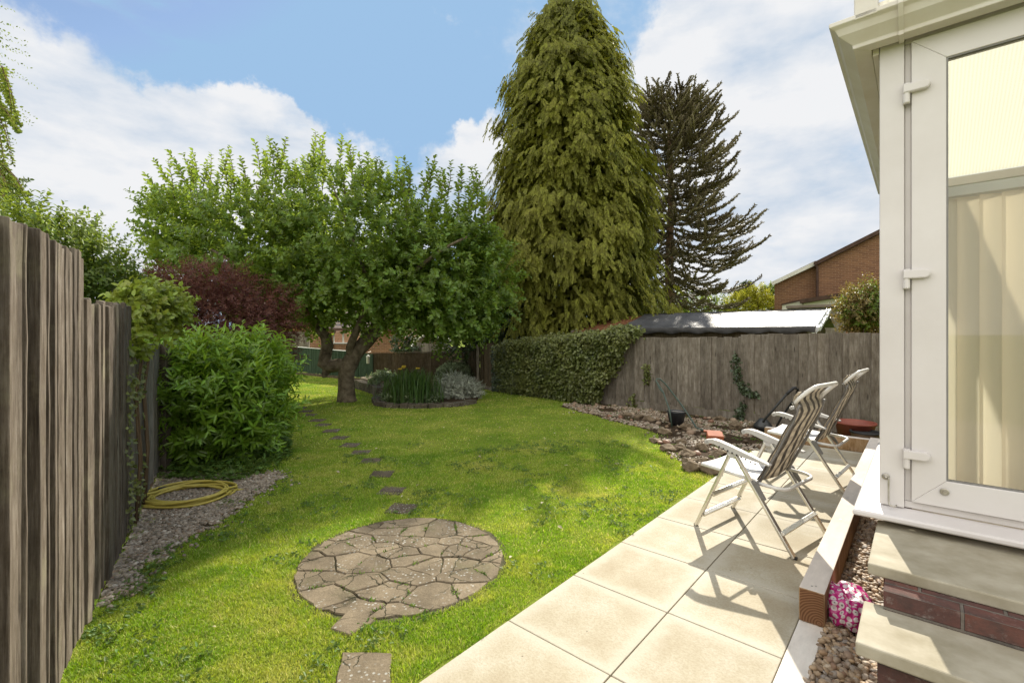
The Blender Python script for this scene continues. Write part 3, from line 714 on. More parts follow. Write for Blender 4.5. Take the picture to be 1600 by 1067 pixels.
# weeds in the cracks
wc = []
for q in done:
    for i in range(len(q)):
        a, b = q[i], q[(i+1)%len(q)]
        if (b-a).length > .12 and rs.random() < .3:
            for k_ in range(rs.randint(6,16)):
                v = wob(a.lerp(b, min(1,max(0,rs.gauss(.5,.15))))); wc.append((v.x+rs.gauss(0,.007), v.y+rs.gauss(0,.007), .004))
C = np.array(wc); n = len(C)
o = leaves('moss_tufts', C, norm(rvec(n)+np.array([0,0,1.0])), rvec(n), rng.uniform(.012,.03,n), rng.uniform(.006,.011,n), M['weed_leaf'], rt)
o['kind'] = 'stuff'
ords = ['first','second','third','fourth','fifth','sixth','seventh','eighth','ninth','tenth','eleventh','twelfth','thirteenth','fourteenth']
for i, (c, w, h) in enumerate(stone_geo):
    mb = MB(); a = rs.uniform(-.15,.15)
    q = [Vector((c[0]+x*math.cos(a)-y*math.sin(a), c[1]+x*math.sin(a)+y*math.cos(a))) for x, y in ((-w/2,-h/2),(w/2,-h/2),(w/2,h/2),(-w/2,h/2))]
    slabpoly(mb, q, -.03, .010, .0); o = mb.build('stepping_stone', M['dark_stone'])
    tag(o, f'{ords[i]} dark stepping stone beyond the round paving, counting towards the back fence', 'stepping stone', 'stepping stones crossing the lawn')
for q, lb in ((near_stones[0], 'small tilted paving stone touching the near rim of the round paving'), (near_stones[1], 'lichen speckled square stepping stone nearest the camera at the bottom edge')):
    mb = MB(); slabpoly(mb, [Vector(v[:2]) for v in q], -.03, .014, .0); tag(mb.build('stepping_stone', M['crazy']), lb, 'stepping stone', 'stepping stones crossing the lawn')

# ------------------------------------------------------------------ fences
def fence_run(mb, a, b, z0, z1, w, th, gap, tiltz=.0, jitz=.015, off=.006, rnd=random, rough=0):
    a = Vector((a[0],a[1],0)); b = Vector((b[0],b[1],0)); d = b-a; L = d.length; d.normalize(); nrm = Vector((d.y,-d.x,0)); x = 0
    while x < L:
        ww = w*rnd.uniform(.85,1.15); c = a+d*(x+ww/2)+nrm*rnd.uniform(-off,off)
        z1_ = (z1[0]+(z1[1]-z1[0])*(x/L) if hasattr(z1,'__len__') else z1)+rnd.uniform(-jitz,jitz)
        tl = rnd.gauss(0,.006); up = Vector((d.x*tl, d.y*tl, 1)).normalized()
        z0_ = z0+(rnd.uniform(0,.03))
        tw = rnd.gauss(0,.10); dx = (d*math.cos(tw)+nrm*math.sin(tw)); ny = up.cross(dx).normalized()
        if rough:
            nl = 15; hw, ht = ww/2, th*rnd.uniform(.8,1.25)/2; sd = rnd.uniform(0,99); V = []; bw = rnd.gauss(0,.006); ch_ = rnd.uniform(.15,.5)
            for q in range(nl):
                zz = z0_+(z1_-z0_)*q/(nl-1); wv = mnoise.noise(Vector((sd,zz*3.5,0)))*rough+mnoise.noise(Vector((sd,zz*11,5)))*rough*.45; w2 = mnoise.noise(Vector((sd,zz*4.5,9)))*rough*.8; bb = bw*math.sin(zz*1.7+sd)
                for (a_, b_) in ((-1,-1),(1-ch_*.4,-1),(1,-.3),(1,1),(-1,1)):
                    V.append(c+dx*(a_*hw+wv*(.6 if a_ > 0 else 1)+bb)+ny*(b_*ht+w2)+Vector((0,0,zz+(rnd.uniform(-.006,.006) if q in (0,nl-1) else 0))))
            Fc = [tuple(range(5))[::-1], tuple((nl-1)*5+k_ for k_ in range(5))]+[(q*5+k_,q*5+(k_+1)%5,q*5+5+(k_+1)%5,q*5+5+k_) for q in range(nl-1) for k_ in range(5)]
            mb.add(V, Fc)
        else: mb.box(c+Vector((0,0,(z0_+z1_)/2)), (ww, th*rnd.uniform(.85,1.2), z1_-z0_), (dx, ny, up))
        x += ww+gap*rnd.uniform(.4,1.8)
def post(mb, p, z0, z1, w=.09):
    mb.box((p[0],p[1],(z0+z1)/2), (w,w,z1-z0))
lfE = empty('slatted_fence', (LF(2.5),2.5,0), 'weathered grey brown slatted fence along the left, stepping down away from the camera', 'fence')
lfp = lambda y: Vector((LF(y), y))
def left_panel(y0, y1, z, name_rails=True, w=.058, th=.034, gap=.009):
    mb = MB(); fence_run(mb, lfp(y0), lfp(y1), .02, z, w, th, gap, jitz=.018, off=.010, rough=.0042); mb.build('slat_panel', M['pale_fence'], lfE, bevel=.004)
    mb = MB(); a, b = lfp(y0), lfp(y1); n_ = Vector((-.84,-.54))*.035
    for zz in (.35, 1.0, (z[0]+z[1])/2-.25): mb.bar((a.x+n_.x,a.y+n_.y,zz), (b.x+n_.x,b.y+n_.y,zz), .035, .07)
    mb.build('rail', M['pale_fence'], lfE)
left_panel(.35, 2.235, (1.80,1.86)); left_panel(2.245, 3.45, (1.645,1.69)); 
mb = MB(); fence_run(mb, lfp(3.47), lfp(4.95), .02, (1.40,1.38), .11, .022, .004, jitz=.01); mb.build('slat_panel', M['board_fence'], lfE, bevel=.003)
mb = MB(); fence_run(mb, lfp(5.05), lfp(12), .02, (1.36,1.25), .12, .02, .003, jitz=.01); mb.build('slat_panel', M['brown_fence'], lfE)
for y, z in ((2.24,1.5),(3.46,1.55),(5.0,1.37)):
    mb = MB(); q = lfp(y)+Vector((.05,.03)) if y > 4 else lfp(y)+Vector((-.09,-.06)); post(mb, q, -.05, z, .085); mb.build('post', M['pale_fence'], lfE, bevel=.004)

rfE = empty('board_fence', (FB.x,FB.y,0), 'grey weathered vertical board fence behind the chairs and rockery', 'fence')
step_p = FA.lerp(FB, 1.0)+fdir*0.0
def on_fence(px):
    a = (px-800)/F; k_ = (a*FA.y-FA.x)/(fdir.x-a*fdir.y); return FA+fdir*k_
ps = [on_fence(770), on_fence(985), on_fence(1158), on_fence(1300), fend]
for (a, b, z) in ((ps[0],ps[1],(1.16,1.37)),(ps[1],ps[2],(1.41,1.43)),(ps[2],ps[3],(1.475,1.49)),(ps[3],ps[4],(1.495,1.52))):
    mb = MB(); fence_run(mb, a, b, .13, z, .118, .016, -.006, jitz=.008, off=.009); mb.build('board_panel', M['board_fence'], rfE, bevel=.002)
for (a, b) in ((ps[0],ps[2]),(ps[2],ps[4])):
    mb = MB(); mb.bar((a.x,a.y,.07), (b.x,b.y,.07), .022, .15); mb.build('gravel_board', M['board_fence'], rfE)
for q in ps[1:4]:
    mb = MB(); post(mb, q+Vector((fdir.y,-fdir.x))*-.07, -.05, 1.44, .09); mb.build('post', M['board_fence'], rfE)
mb = MB(); q = on_fence(1366); c = Vector((q.x,q.y,0))+Vector((-fdir.y,fdir.x,0))*-.022
mb.lathe((0,0,0), [(.0,.0),(.018,.0),(.018,.012),(.006,.02),(.0,.02)][1:4], 16); o = mb.build('white_disc', M['white_metal'], rfE)
o.rotation_euler = (math.radians(90), 0, math.atan2(fdir.y, fdir.x)); o.location = Vector((q.x,q.y,P(1366,605,q.y)[2]))-Vector((FB.x,FB.y,0))+Vector((fdir.y,-fdir.x,0))*.03

bfE = empty('brown_fence', (-.9,12.6,0), 'dark brown boarded fence corner behind the round shrub', 'fence')
mb = MB(); fence_run(mb, corner, ps[0], .06, (1.03,1.26), .11, .018, 0, jitz=.004); mb.build('board_panel', M['brown_fence'], bfE)
mb = MB(); fence_run(mb, B1, corner, .06, (.875,.915), .12, .018, 0, jitz=.004); mb.build('board_panel', M['brown_fence'], bfE)
mb = MB(); mb.bar((B1.x,B1.y,.895), (corner.x,corner.y,.935), .05, .02); mb.build('capping', M['brown_fence'], bfE)
mb = MB(); mb.bar((corner.x,corner.y,.05), (ps[0].x,ps[0].y,.05), .03, .10); mb.build('gravel_board', M['board_fence'], bfE)
mb = MB(); post(mb, FA+fdir*-.02, 0, 1.2, .07); mb.build('post', M['board_fence'], bfE)
gfE = empty('green_fence', (B1.x,B1.y,0), 'low dark green painted board fence at the far end behind the apple trunk', 'fence')
for (a, b, z) in ((B0,B0.lerp(B1,.5),(1.04,.99)),(B0.lerp(B1,.5),B1,(.98,.87))):
    mb = MB(); fence_run(mb, a, b, .08, z, .12, .018, 0, jitz=.003); mb.build('board_panel', M['green_fence'], gfE)
mb = MB(); mb.bar((B0.x,B0.y,.045), (B1.x,B1.y,.045), .03, .09); mb.build('gravel_board', M['brown_fence'], gfE)
mb = MB(); mb.bar((B0.x,B0.y,1.05), (B1.x-.7,B1.y+.55,.92), .06, .02); mb.build('capping', M['white_metal'], gfE)

# ------------------------------------------------------------------ timber sleepers
SL0 = sof(G(1248,972))
def sleeper(name_mat, s0, s1, t0, t1, z0, z1, label, end=True):
    e = empty('timber_sleeper', ST((s0+s1)/2,(t0+t1)/2,z0), label, 'sleeper', 'timber sleepers edging the patio')
    mb = MB(); mb.st(s0, s1, t0, t1, z0, z1); mb.build('beam', name_mat, e, bevel=.005)
    return e
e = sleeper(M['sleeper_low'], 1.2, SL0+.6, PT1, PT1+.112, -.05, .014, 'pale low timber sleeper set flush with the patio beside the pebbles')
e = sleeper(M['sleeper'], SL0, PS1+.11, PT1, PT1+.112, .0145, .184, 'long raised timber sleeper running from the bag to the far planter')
mb = MB(); mb.st(SL0-.0025, SL0-.0005, PT1+.005, PT1+.107, .02, .179); mb.build('end_grain', M['endgrain'], e)
for (ds, dt) in ((.05,.05),(.062,.066),(1.2,.05),(1.9,.06)):
    mb = MB(); mb.lathe(ST(SL0+ds, PT1+dt, .184), [(.005,-.004),(.005,.0012),(.002,.0015)], 10); mb.build('screw', M['steel'], e)
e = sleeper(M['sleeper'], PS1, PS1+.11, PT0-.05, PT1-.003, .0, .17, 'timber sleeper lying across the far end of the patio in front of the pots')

# ------------------------------------------------------------------ conservatory with door
WS = 2.92                       # front wall face
CZ = .645
HW = empty('conservatory', ST(WS, .8, 0), 'white framed conservatory with brick base and glazed door at the right edge', 'conservatory')
mb = MB()
mb.st(WS+.03, WS+3.2, -.135, -.03, -.05, CZ-.05)
mb.st(WS+.03, WS+.13, -.03, 3.0, -.05, CZ-.05)
mb.st(WS+3.1, WS+3.2, -.03, 3.0, -.05, CZ-.05)
mb.build('brick_base', M['brick'], HW)
mb = MB()     # sloping window sill with rounded nose, front and left side
nose = [(-.02,.0),(.08,-.022),(.087,-.03),(.087,-.045),(.08,-.052),(-.02,-.045)]
mb.extrude([(o_,CZ+z_) for o_, z_ in nose], ST(WS,-.149), ST(WS,3.0), (-UX,-UY,0), ma=1.15)
mb.extrude([(o_*1.15,CZ+z_) for o_, z_ in nose], ST(WS,-.149), ST(WS+3.2,-.149), (-UY,UX,0), ma=.87)
mb.build('sill', M['upvc'], HW, bevel=.002)
mb = MB(); FT = 2.955
mb.st(WS-.0, WS+.07, -.149, -.0555, CZ+.003, FT)                      # corner post front
mb.st(WS+.07, WS+.12, -.149, -.085, CZ+.003, FT)
mb.st(WS+.018, WS+.06, -.0555, .93, FT-.085, FT)                       # head
mb.st(WS+.018, WS+.06, -.0555, .93, CZ+.003, CZ+.035)                  # threshold
mb.st(WS+.022, WS+.06, -.0555, -.0297, CZ+.035, FT-.085)               # recessed jamb
mb.st(WS+.0, WS+.07, .93, 1.02, CZ+.003, FT)
mb.st(WS+.0, WS+.07, 1.02, 3.0, CZ+.003, CZ+.1); mb.st(WS+.0, WS+.07, 1.02, 3.0, FT-.1, FT)
for s_ in np.linspace(WS+.12, WS+3.13, 5)[1:]: mb.st(s_-.035, s_+.035, -.149, -.085, CZ+.003, FT)
mb.st(WS+.12, WS+3.2, -.146, -.088, CZ+.003, CZ+.07); mb.st(WS+.12, WS+3.2, -.146, -.088, FT-.07, FT)
for t_ in np.linspace(-.03, 2.95, 4): mb.st(WS+3.13, WS+3.2, t_-.04, t_+.04, CZ+.003, FT)
mb.st(WS+3.132, WS+3.197, -.08, 3.0, FT-.08, FT); mb.st(WS+3.132, WS+3.197, -.08, 3.0, CZ+.003, CZ+.07)
mb.build('frame', M['upvc'], HW, bevel=.004)
for args in ((WS+.12,WS+3.13,-.119,-.115,CZ+.07,FT-.07),(WS+3.163,WS+3.167,-.08,3.0,CZ+.07,FT-.08),(WS+.033,WS+.037,1.02,3.0,CZ+.1,FT-.1)):
    mb = MB(); mb.st(*args); mb.build('window_pane', M['glass'], HW)
# door leaf
DZ0, DZ1, DT0, DT1 = CZ+.040, 2.868, -.0297, .90
Dr = empty('door', ST(WS,DT0,DZ0)); Dr.parent = HW; Dr.location = ST(WS,DT0,DZ0)-HW.location
mb = MB(); sw = .122
def mitre(mb, s0, s1, t0, t1, z0, z1, w):
    q = [((t0,z0),(t1,z0),(t1-w,z0+w),(t0+w,z0+w)), ((t0,z1),(t0,z0),(t0+w,z0+w),(t0+w,z1-w)), ((t1,z1),(t0,z1),(t0+w,z1-w),(t1-w,z1-w)), ((t1,z0),(t1,z1),(t1-w,z1-w),(t1-w,z0+w))]
    for f in q:
        v = [ST(s0,t,z) for t,z in f]+[ST(s1,t,z) for t,z in f]
        mb.add(v, [(0,1,2,3),(7,6,5,4)]+[(i,(i+1)%4,4+(i+1)%4,4+i) for i in range(4)])
mitre(mb, WS-.004, WS+.055, DT0, DT1, DZ0, DZ1, sw); mb.build('leaf', M['upvc'], Dr, bevel=.003)
mb = MB(); mitre(mb, WS+.001, WS+.02, DT0+sw+.0005, DT1-sw-.0005, DZ0+sw+.0005, DZ1-sw-.0005, .006); mb.build('gasket', M['grey_plastic'], Dr)
mb = MB(); mb.st(WS+.012, WS+.018, DT0+sw+.004, DT1-sw-.004, DZ0+sw+.004, DZ1-sw-.004); mb.build('glass_pane', M['glass'], Dr)
for py in (143, 430, 708):
    z = P(1412, py, WS/(UX*(1413-800)/F+UY))[2]
    mb = MB(); tx, h2 = .098, .0205
    prof = [(-.062, -h2), (tx-.062-h2, -h2)]+[(tx-.062-h2+h2*math.sin(a), -h2*math.cos(a)) for a in np.linspace(.2, math.pi-.2, 8)]+[(tx-.062-h2, h2), (-.062, h2)]
    def plate(pr, s0, s1):
        n_ = len(pr); v = [ST(s0, t+.003, z+q) for t,q in pr]+[ST(s1, t+.003, z+q) for t,q in pr]
        mb.add(v, [tuple(range(n_)), tuple(range(n_,2*n_))[::-1]]+[(i,(i+1)%n_,n_+(i+1)%n_,n_+i) for i in range(n_)])
    plate(prof, WS-.030, WS-.0055); plate([(a*.94-.0015, b*.84) for a, b in prof], WS-.033, WS-.0302)
    mb.tube([ST(WS-.016,-.047,z-.068), ST(WS-.016,-.047,z-.064), ST(WS-.016,-.047,z+.026)], [.010,.0135,.0135], 14)
    mb.st(WS-.012, WS-.001, -.061, -.034, z-.066, z-.022)
    mb.build('hinge', M['upvc'], Dr, bevel=.0015)
mb = MB(); c = SP(1476,768,WS-.006)
def disc(mb, c, r, d, seg=18, dirv=(-UX,-UY,0)):
    dv = Vector(dirv); mb.tube([c, c+dv*d*.7, c+dv*d], [r, r, r*.8], seg)
disc(mb, c, .0165, .006); disc(mb, c+Vector((-UX,-UY,0))*.006, .007, .01); mb.build('hook_eye', M['steel'], Dr)
Hk = MB(); c = SP(1384,744,WS-.001); disc(Hk, c, .0155, .006); disc(Hk, c+Vector((-UX,-UY,0))*.006, .007, .018)
a = c+Vector((-UX,-UY,0))*.02+ST(0,.012,-.004); Hk.tube([a+Vector((0,0,.004)), a, a+Vector((0,0,-.11)), a+ST(-.01,.004,-.125), a+ST(-.012,.022,-.128), a+ST(-.004,.03,-.12)], .0038, 8)
Hk.build('cabin_hook', M['steel'], HW, smooth=True)
# gutter and fascia: ogee profile mitred round the corner
og = [(.02,2.995),(.16,2.995),(.185,2.99),(.185,2.97),(.165,2.958),(.15,2.93),(.118,2.905),(.10,2.89),(.098,2.872),(.03,2.872)]
mb = MB()
mb.extrude(og, ST(WS,-.149), ST(WS,3.0), (-UX,-UY,0), ma=1.0)
mb.extrude(og, ST(WS,-.149), ST(WS+3.4,-.149), (-UY,UX,0), ma=1.0)
mb.build('gutter', M['upvc_dirty'], HW, bevel=.003)
mb = MB(); br = [(.015,3.0),(.19,3.0),(.192,2.968),(.157,2.925),(.105,2.885),(.104,2.866),(.02,2.866)]
mb.extrude(br, ST(WS,-.075), ST(WS,-.055), (-UX,-UY,0)); mb.build('gutter_clip', M['upvc_dirty'], HW, bevel=.002)
mb = MB(); mb.st(WS-.028, WS+.017, -.14, 3.0, FT-.042, FT+.05); mb.st(WS+.0, WS+3.3, -.176, -.151, FT-.10, FT+.05)
mb.build('fascia', M['upvc_dirty'], HW, bevel=.003)
# polycarbonate roof with bars
RZ, RH = 3.015, .78
sF, sM, sB, tL = WS-.13, WS+1.6, WS+3.36, -.18
tR0 = tL+.2
mb = MB()
def sheet(pts):
    v = [Vector(p) for p in pts]; m_ = len(v); w = [p+Vector((0,0,.022)) for p in v]
    mb.add(v+w, [tuple(range(m_))[::-1], tuple(range(m_,2*m_))]+[(j,(j+1)%m_,m_+(j+1)%m_,m_+j) for j in range(m_)])
sheet([ST(sF,tL,RZ), ST(sF,3.0,RZ), ST(sM,3.0,RZ+RH), ST(sM,tR0,RZ+RH)])
sheet([ST(sB,3.0,RZ), ST(sB,tL,RZ), ST(sM,tR0,RZ+RH), ST(sM,3.0,RZ+RH)])
sheet([ST(sB,tL,RZ), ST(sF,tL,RZ), ST(sM,tR0,RZ+RH)])
mb.build('roof_sheet', M['poly'], HW)
mb = MB(); up_ = Vector((0,0,.04))
mb.bar(ST(sM,tR0,RZ+RH)+up_, ST(sM,3.0,RZ+RH)+up_, .12, .06)
for t_ in (2.2,2.9):
    for s_ in (sF,sB): mb.bar(ST(s_,t_,RZ)+up_, ST(sM,t_,RZ+RH)+up_, .06, .03)
mb.build('glazing_bar', M['upvc'], HW, bevel=.003)
def rp_(s, t): return ST(s, t, RZ)
mb = MB(); mb.box(rp_(WS-.14,-.19)+Vector((0,0,.05)), (.09,.09,.2), (Vector((UX,UY,0)),Vector((UY,-UX,0)),Vector((0,0,1)))); mb.build('end_cap', M['upvc_dirty'], HW, bevel=.006)
mb = MB(); mb.st(WS+.13, WS+3.1, -.03, 3.0, CZ-.12, CZ-.06); mb.build('floor', mat_plain('floor_tile', (.62,.57,.48), (.72,.68,.6), 3, .4), HW)
mb = MB(); mb.st(WS-.2, WS+3.4, 3.02, 3.2, -.05, 5.0); mb.build('house_wall', M['brick'], HW)
# vertical blinds: far wall and left side
BE = empty('vertical_blind', ST(WS+.32,1.4,CZ), 'cream vertical slat blind hanging inside behind the glazed door', 'blind')
mb = MB(); t_ = -.05; i = 0
while t_ < 2.9:
    w2 = .045; a = .30+.07*math.sin(i*1.9)+.05*math.sin(i*4.7); dx = ST(math.sin(a), math.cos(a), 0); c = ST(WS+.32, t_, 0)
    z0, z1 = CZ-.05, 2.16; v = []; 
    for kk, (q, bow) in enumerate(((-1,0),(-.5,.006),(0,.009),(.5,.006),(1,0))):
        pt = c+dx*(w2*q)+ST(-bow,0,0); v += [Vector((pt.x,pt.y,z0)), Vector((pt.x,pt.y,z1))]
    mb.add(v, [(2*kk,2*kk+2,2*kk+3,2*kk+1) for kk in range(4)]); t_ += .078; i += 1
mb.build('slat', M['blind'], BE, smooth=True)
mb = MB(); mb.st(WS+.285, WS+.355, -.07, 2.9, 2.165, 2.215); mb.build('head_rail', M['upvc'], BE, bevel=.004)

# ------------------------------------------------------------------ brick steps
SZ1, SZ2, TS = .443, .56, -.158
s1n = (H-SZ1)*1.5177*(UX*.7393+UY); s1f = (H-SZ1)*1.734*(UX*.7573+UY); s2n = (H-SZ2)*2.045*(UX*.7611+UY)
SE = empty('brick_steps', ST(s1f,.3,0), 'brick steps with two sandstone treads below the conservatory door', 'steps')
mb = MB(); mb.st(s2n, WS+.029, TS, 1.2, SZ2-.045, SZ2); mb.build('tread', M['step'], SE, bevel=.006, label='upper sandstone tread under the door sill')
mb = MB(); mb.st(s1n, s1f+.03, TS-.006, 1.2, SZ1-.045, SZ1); mb.build('tread', M['step'], SE, bevel=.006, label='lower sandstone tread nearer the camera')
mb = MB(); mb.st(s1f, WS+.028, TS+.055, 1.2, SZ1+.001, SZ2-.046); mb.st(s1n+.05, WS+.027, TS+.05, 1.2, -.05, SZ1-.046); mb.build('riser', M['brick'], SE)

# ------------------------------------------------------------------ pink bag
bm = bmesh.new(); bmesh.ops.create_icosphere(bm, subdivisions=5, radius=1)
for v in bm.verts:
    p = v.co.copy(); q = Vector((abs(p.x)**.7*math.copysign(1,p.x)*.15, abs(p.y)**.7*math.copysign(1,p.y)*.105, max(p.z,-.55)*.085))
    w1 = mnoise.fractal(q*9, 1, 2, 3)*.02; w2 = abs(mnoise.noise(Vector((q.x*18, q.y*24, q.z*15))))*.045
    v.co = q+p.normalized()*(w1-w2+.014)
me = bpy.data.meshes.new('plastic_bag'); bm.to_mesh(me); bm.free(); me.materials.append(M['bag']); me.polygons.foreach_set('use_smooth', [True]*len(me.polygons))
o = bpy.data.objects.new('plastic_bag', me); COL.objects.link(o); bag_z = .075; o.location = P(1328,940,2.42); o.location.z = .075; o.rotation_euler = (.1,-.12,math.atan2(UY,UX)+.25)
tag(o, 'crumpled pink plastic bag printed with white daisies on the pebbles', 'bag')
BAG = o

# ------------------------------------------------------------------ folding recliner chairs
def make_chair():
    e = empty('folding_chair', (0,0,0))
    ap = (.07,.60)
    for sy in (1,-1):
        y = .29*sy
        mb = MB(); mb.bar((.345,y,.004), (ap[0]+.012,y,ap[1]), .038, .02, (1,0,0)); mb.build('leg', M['metal'], e, bevel=.004)
        mb = MB(); mb.bar((-.345,y,.004), (ap[0]-.03,y,ap[1]), .038, .02, (1,0,0)); mb.build('leg', M['metal'], e, bevel=.004)
        # armrest: deep moulded bar with a rolled front end and a row of notches below
        pts_ = [(.262,.648),(.258,.668),(.235,.684),(.20,.690),(.15,.684),(.07,.663),(-.03,.634),(-.12,.607),(-.20,.584)]
        low = [(.255,.640),(.235,.652),(.2,.655),(.15,.640),(.07,.612),(-.03,.598),(-.12,.585),(-.20,.572)]
        prof = pts_+low[::-1]; n_ = len(prof); hw = .024; mb = MB()
        mb.add([(x,y-hw,z) for x,z in prof]+[(x,y+hw,z) for x,z in prof], [tuple(range(n_))[::-1], tuple(range(n_,2*n_))]+[(i,(i+1)%n_,n_+(i+1)%n_,n_+i) for i in range(n_)])
        mb.tube([(.25,y-hw,.662),(.25,y+hw,.662)], .019, 12)
        arm = mb.build('armrest', M['arm_plastic'], e, bevel=.005)
        mb = MB()
        for k_ in range(9):
            x = .15-k_*.032; z = .648-.0085*k_*1.05
            mb.box((x,y+sy*.0243,z-.004), (.010,.003,.012))
        mb.build('notch', M['rubber'], arm)
        mb = MB(); mb.box((.06,y,.596), (.075,.034,.04)); mb.build('arm_bracket', M['arm_plastic'], e, bevel=.006)
        # pivot plate on rear leg
        mb = MB(); pr = [(-.085,.455),(-.115,.465),(-.15,.43),(-.175,.35),(-.205,.30),(-.215,.315),(-.185,.39),(-.12,.40)]
        pr = [(-.075,.44),(-.09,.462),(-.118,.452),(-.142,.405),(-.178,.345),(-.163,.33),(-.128,.368)]; n_ = len(pr)
        yy = y+sy*.011
        mb.add([(x,yy,z) for x,z in pr]+[(x,yy+sy*.012,z) for x,z in pr], [tuple(range(n_))[::-1], tuple(range(n_,2*n_))]+[(i,(i+1)%n_,n_+(i+1)%n_,n_+i) for i in range(n_)])
        mb.tube([(-.10,y-sy*.03,.44),(-.10,y+sy*.028,.44)], .014, 12); mb.build('pivot', M['grey_plastic'], e, bevel=.003)
        mb = MB(); mb.tube([(-.10,y*.80,.43),(-.212,y*.79,.655),(-.315,y*.78,.885),(-.345,y*.77,.98),(-.355,y*.76,1.0)], .009, 10)
        mb.build('backrest_rail', M['grey_plastic'], e, smooth=True)
        mb = MB(); mb.tube([(.325,y*.84,.468),(.1,y*.84,.452),(-.10,y*.84,.432)], .0125, 10); mb.build('seat_rail', M['white_metal'], e, smooth=True)
        for x, z in ((.3,.09),(.29,.11),(-.30,.083),(-.285,.105),(.22,.27),(.21,.29)):
            mb = MB(); mb.tube([(x-.006,y+sy*.0102,z),(x-.006,y+sy*.0125,z)], .0045, 8); mb.build('rivet', M['grey_plastic'], e)
        for x in (.347,-.349):
            mb = MB(); mb.box((x,y,.008), (.026,.024,.016)); mb.build('foot', M['rubber'], e, bevel=.003)
    for x, z in ((.292,.098),(.218,.27),(-.27,.137)):
        mb = MB(); mb.bar((x,-.285,z), (x,.285,z), .022, .032, (1,0,.6)); mb.build('stretcher', M['metal'], e, bevel=.003)
    # rear U bar and head handle
    mb = MB(); pts_ = [(-.10,.27,.432),(-.22,.262,.424),(-.262,.235,.42),(-.275,.19,.418),(-.275,-.19,.418),(-.262,-.235,.42),(-.22,-.262,.424),(-.10,-.27,.432)]
    mb.tube(pts_, .0125, 10); mb.build('rear_bar', M['white_metal'], e, smooth=True)
    mb = MB(); pts_ = [(-.315,.222,1.0),(-.35,.222,1.045),(-.405,.218,1.10),(-.43,.205,1.12),(-.44,.17,1.127),(-.44,-.17,1.127),(-.43,-.205,1.12),(-.405,-.218,1.10),(-.35,-.222,1.045),(-.315,-.222,1.0)]
    mb.tube(pts_, .0135, 10); mb.build('head_handle', M['white_metal'], e, smooth=True)
    # fabric backrest: profile swept across, with slack folds
    pf = [(-.085,.435),(-.12,.505),(-.165,.60),(-.20,.675),(-.24,.76),(-.285,.855),(-.318,.915),(-.335,.955),(-.328,.992),(-.312,1.022),(-.318,1.055),(-.345,1.085)]
    rows = []
    for i in range(len(pf)-1):
        for k_ in range(4):
            f = k_/4; rows.append((pf[i][0]*(1-f)+pf[i+1][0]*f, pf[i][1]*(1-f)+pf[i+1][1]*f))
    rows.append(pf[-1]); nc = 29; V = []; 
    for i, (x, z) in enumerate(rows):
        v_ = i/(len(rows)-1)
        for j in range(nc):
            yy = -.252+.504*j/(nc-1); u_ = 2*j/(nc-1)-1
            sag = .022*(1-u_*u_)*(1-v_)**.5; fold = .007*math.sin(z*34+u_*2.2+1.3*math.sin(u_*3))*(1-v_)*(1-abs(u_)*.5)
            V.append((x-sag*.9-fold, yy*(1-.06*v_), z-sag*.35))
    def shell(V, nr, nc, th):
        V = np.array(V); A = V.reshape(nr,nc,3); du = np.gradient(A, axis=1); dv = np.gradient(A, axis=0); nn = norm(np.cross(du,dv)).reshape(-1,3)
        W = np.concatenate([V+nn*th/2, V-nn*th/2]); f = []; m = nr*nc
        for i in range(nr-1):
            for j in range(nc-1):
                a = i*nc+j; f.append((a,a+1,a+nc+1,a+nc)); f.append((m+a,m+a+nc,m+a+nc+1,m+a+1))
        bd = [j for j in range(nc)]+[i*nc+nc-1 for i in range(1,nr)]+[(nr-1)*nc+j for j in range(nc-2,-1,-1)]+[i*nc for i in range(nr-2,0,-1)]
        for q in range(len(bd)):
            a, b = bd[q], bd[(q+1)%len(bd)]; f.append((a,b,m+b,m+a))
        mb = MB(); mb.add(W.tolist(), f); return mb
    shell(V, len(rows), nc, .004).build('backrest', M['fabric'], e, smooth=True)
    V = []; nr = 14; nc = 21
    for i in range(nr):
        f = i/(nr-1); x = .33-.43*f; z = .478-.036*f
        for j in range(nc):
            u_ = 2*j/(nc-1)-1; V.append((x, u_*.245, z-.024*(1-u_*u_)*math.sin(math.pi*min(1,f*.8+.15))))
    shell(V, nr, nc, .004).build('seat', M['fabric_pale'], e, smooth=True)
    return e
m, nt, ns, ln = newmat('pale_seat_fabric'); co = texco(ns, 'Object'); sp = ns.new('ShaderNodeSeparateXYZ'); ln.new(co, sp.inputs[0])
q = math_(ns, ln, 'GREATER_THAN', math_(ns, ln, 'FRACT', math_(ns, ln, 'DIVIDE', sp.outputs[1], .096)), .5)
M['fabric_pale'] = finish(m, nt, mixc(ns, ln, q, (.58,.56,.53), (.33,.33,.34)), .55, .4, noise_(ns, ln, co, 400, 2), .15, .002)
ch = make_chair(); ch2 = copy_tree(ch)
f1 = Vector((-.62,.784)); ch.location = (1.86,3.506,.0105); ch.rotation_euler = (0,0,math.atan2(f1.y,f1.x))
f2 = Vector((-.7535,.6575)); ch2.location = (3.03,4.74,.0105); ch2.rotation_euler = (0,0,math.radians(134))
tag(ch, 'striped folding recliner chair nearer the camera, casting its shadow on the slabs', 'chair', 'folding chairs on the patio')
tag(ch2, 'striped folding recliner chair farther off, partly hidden behind the other chair', 'chair', 'folding chairs on the patio')

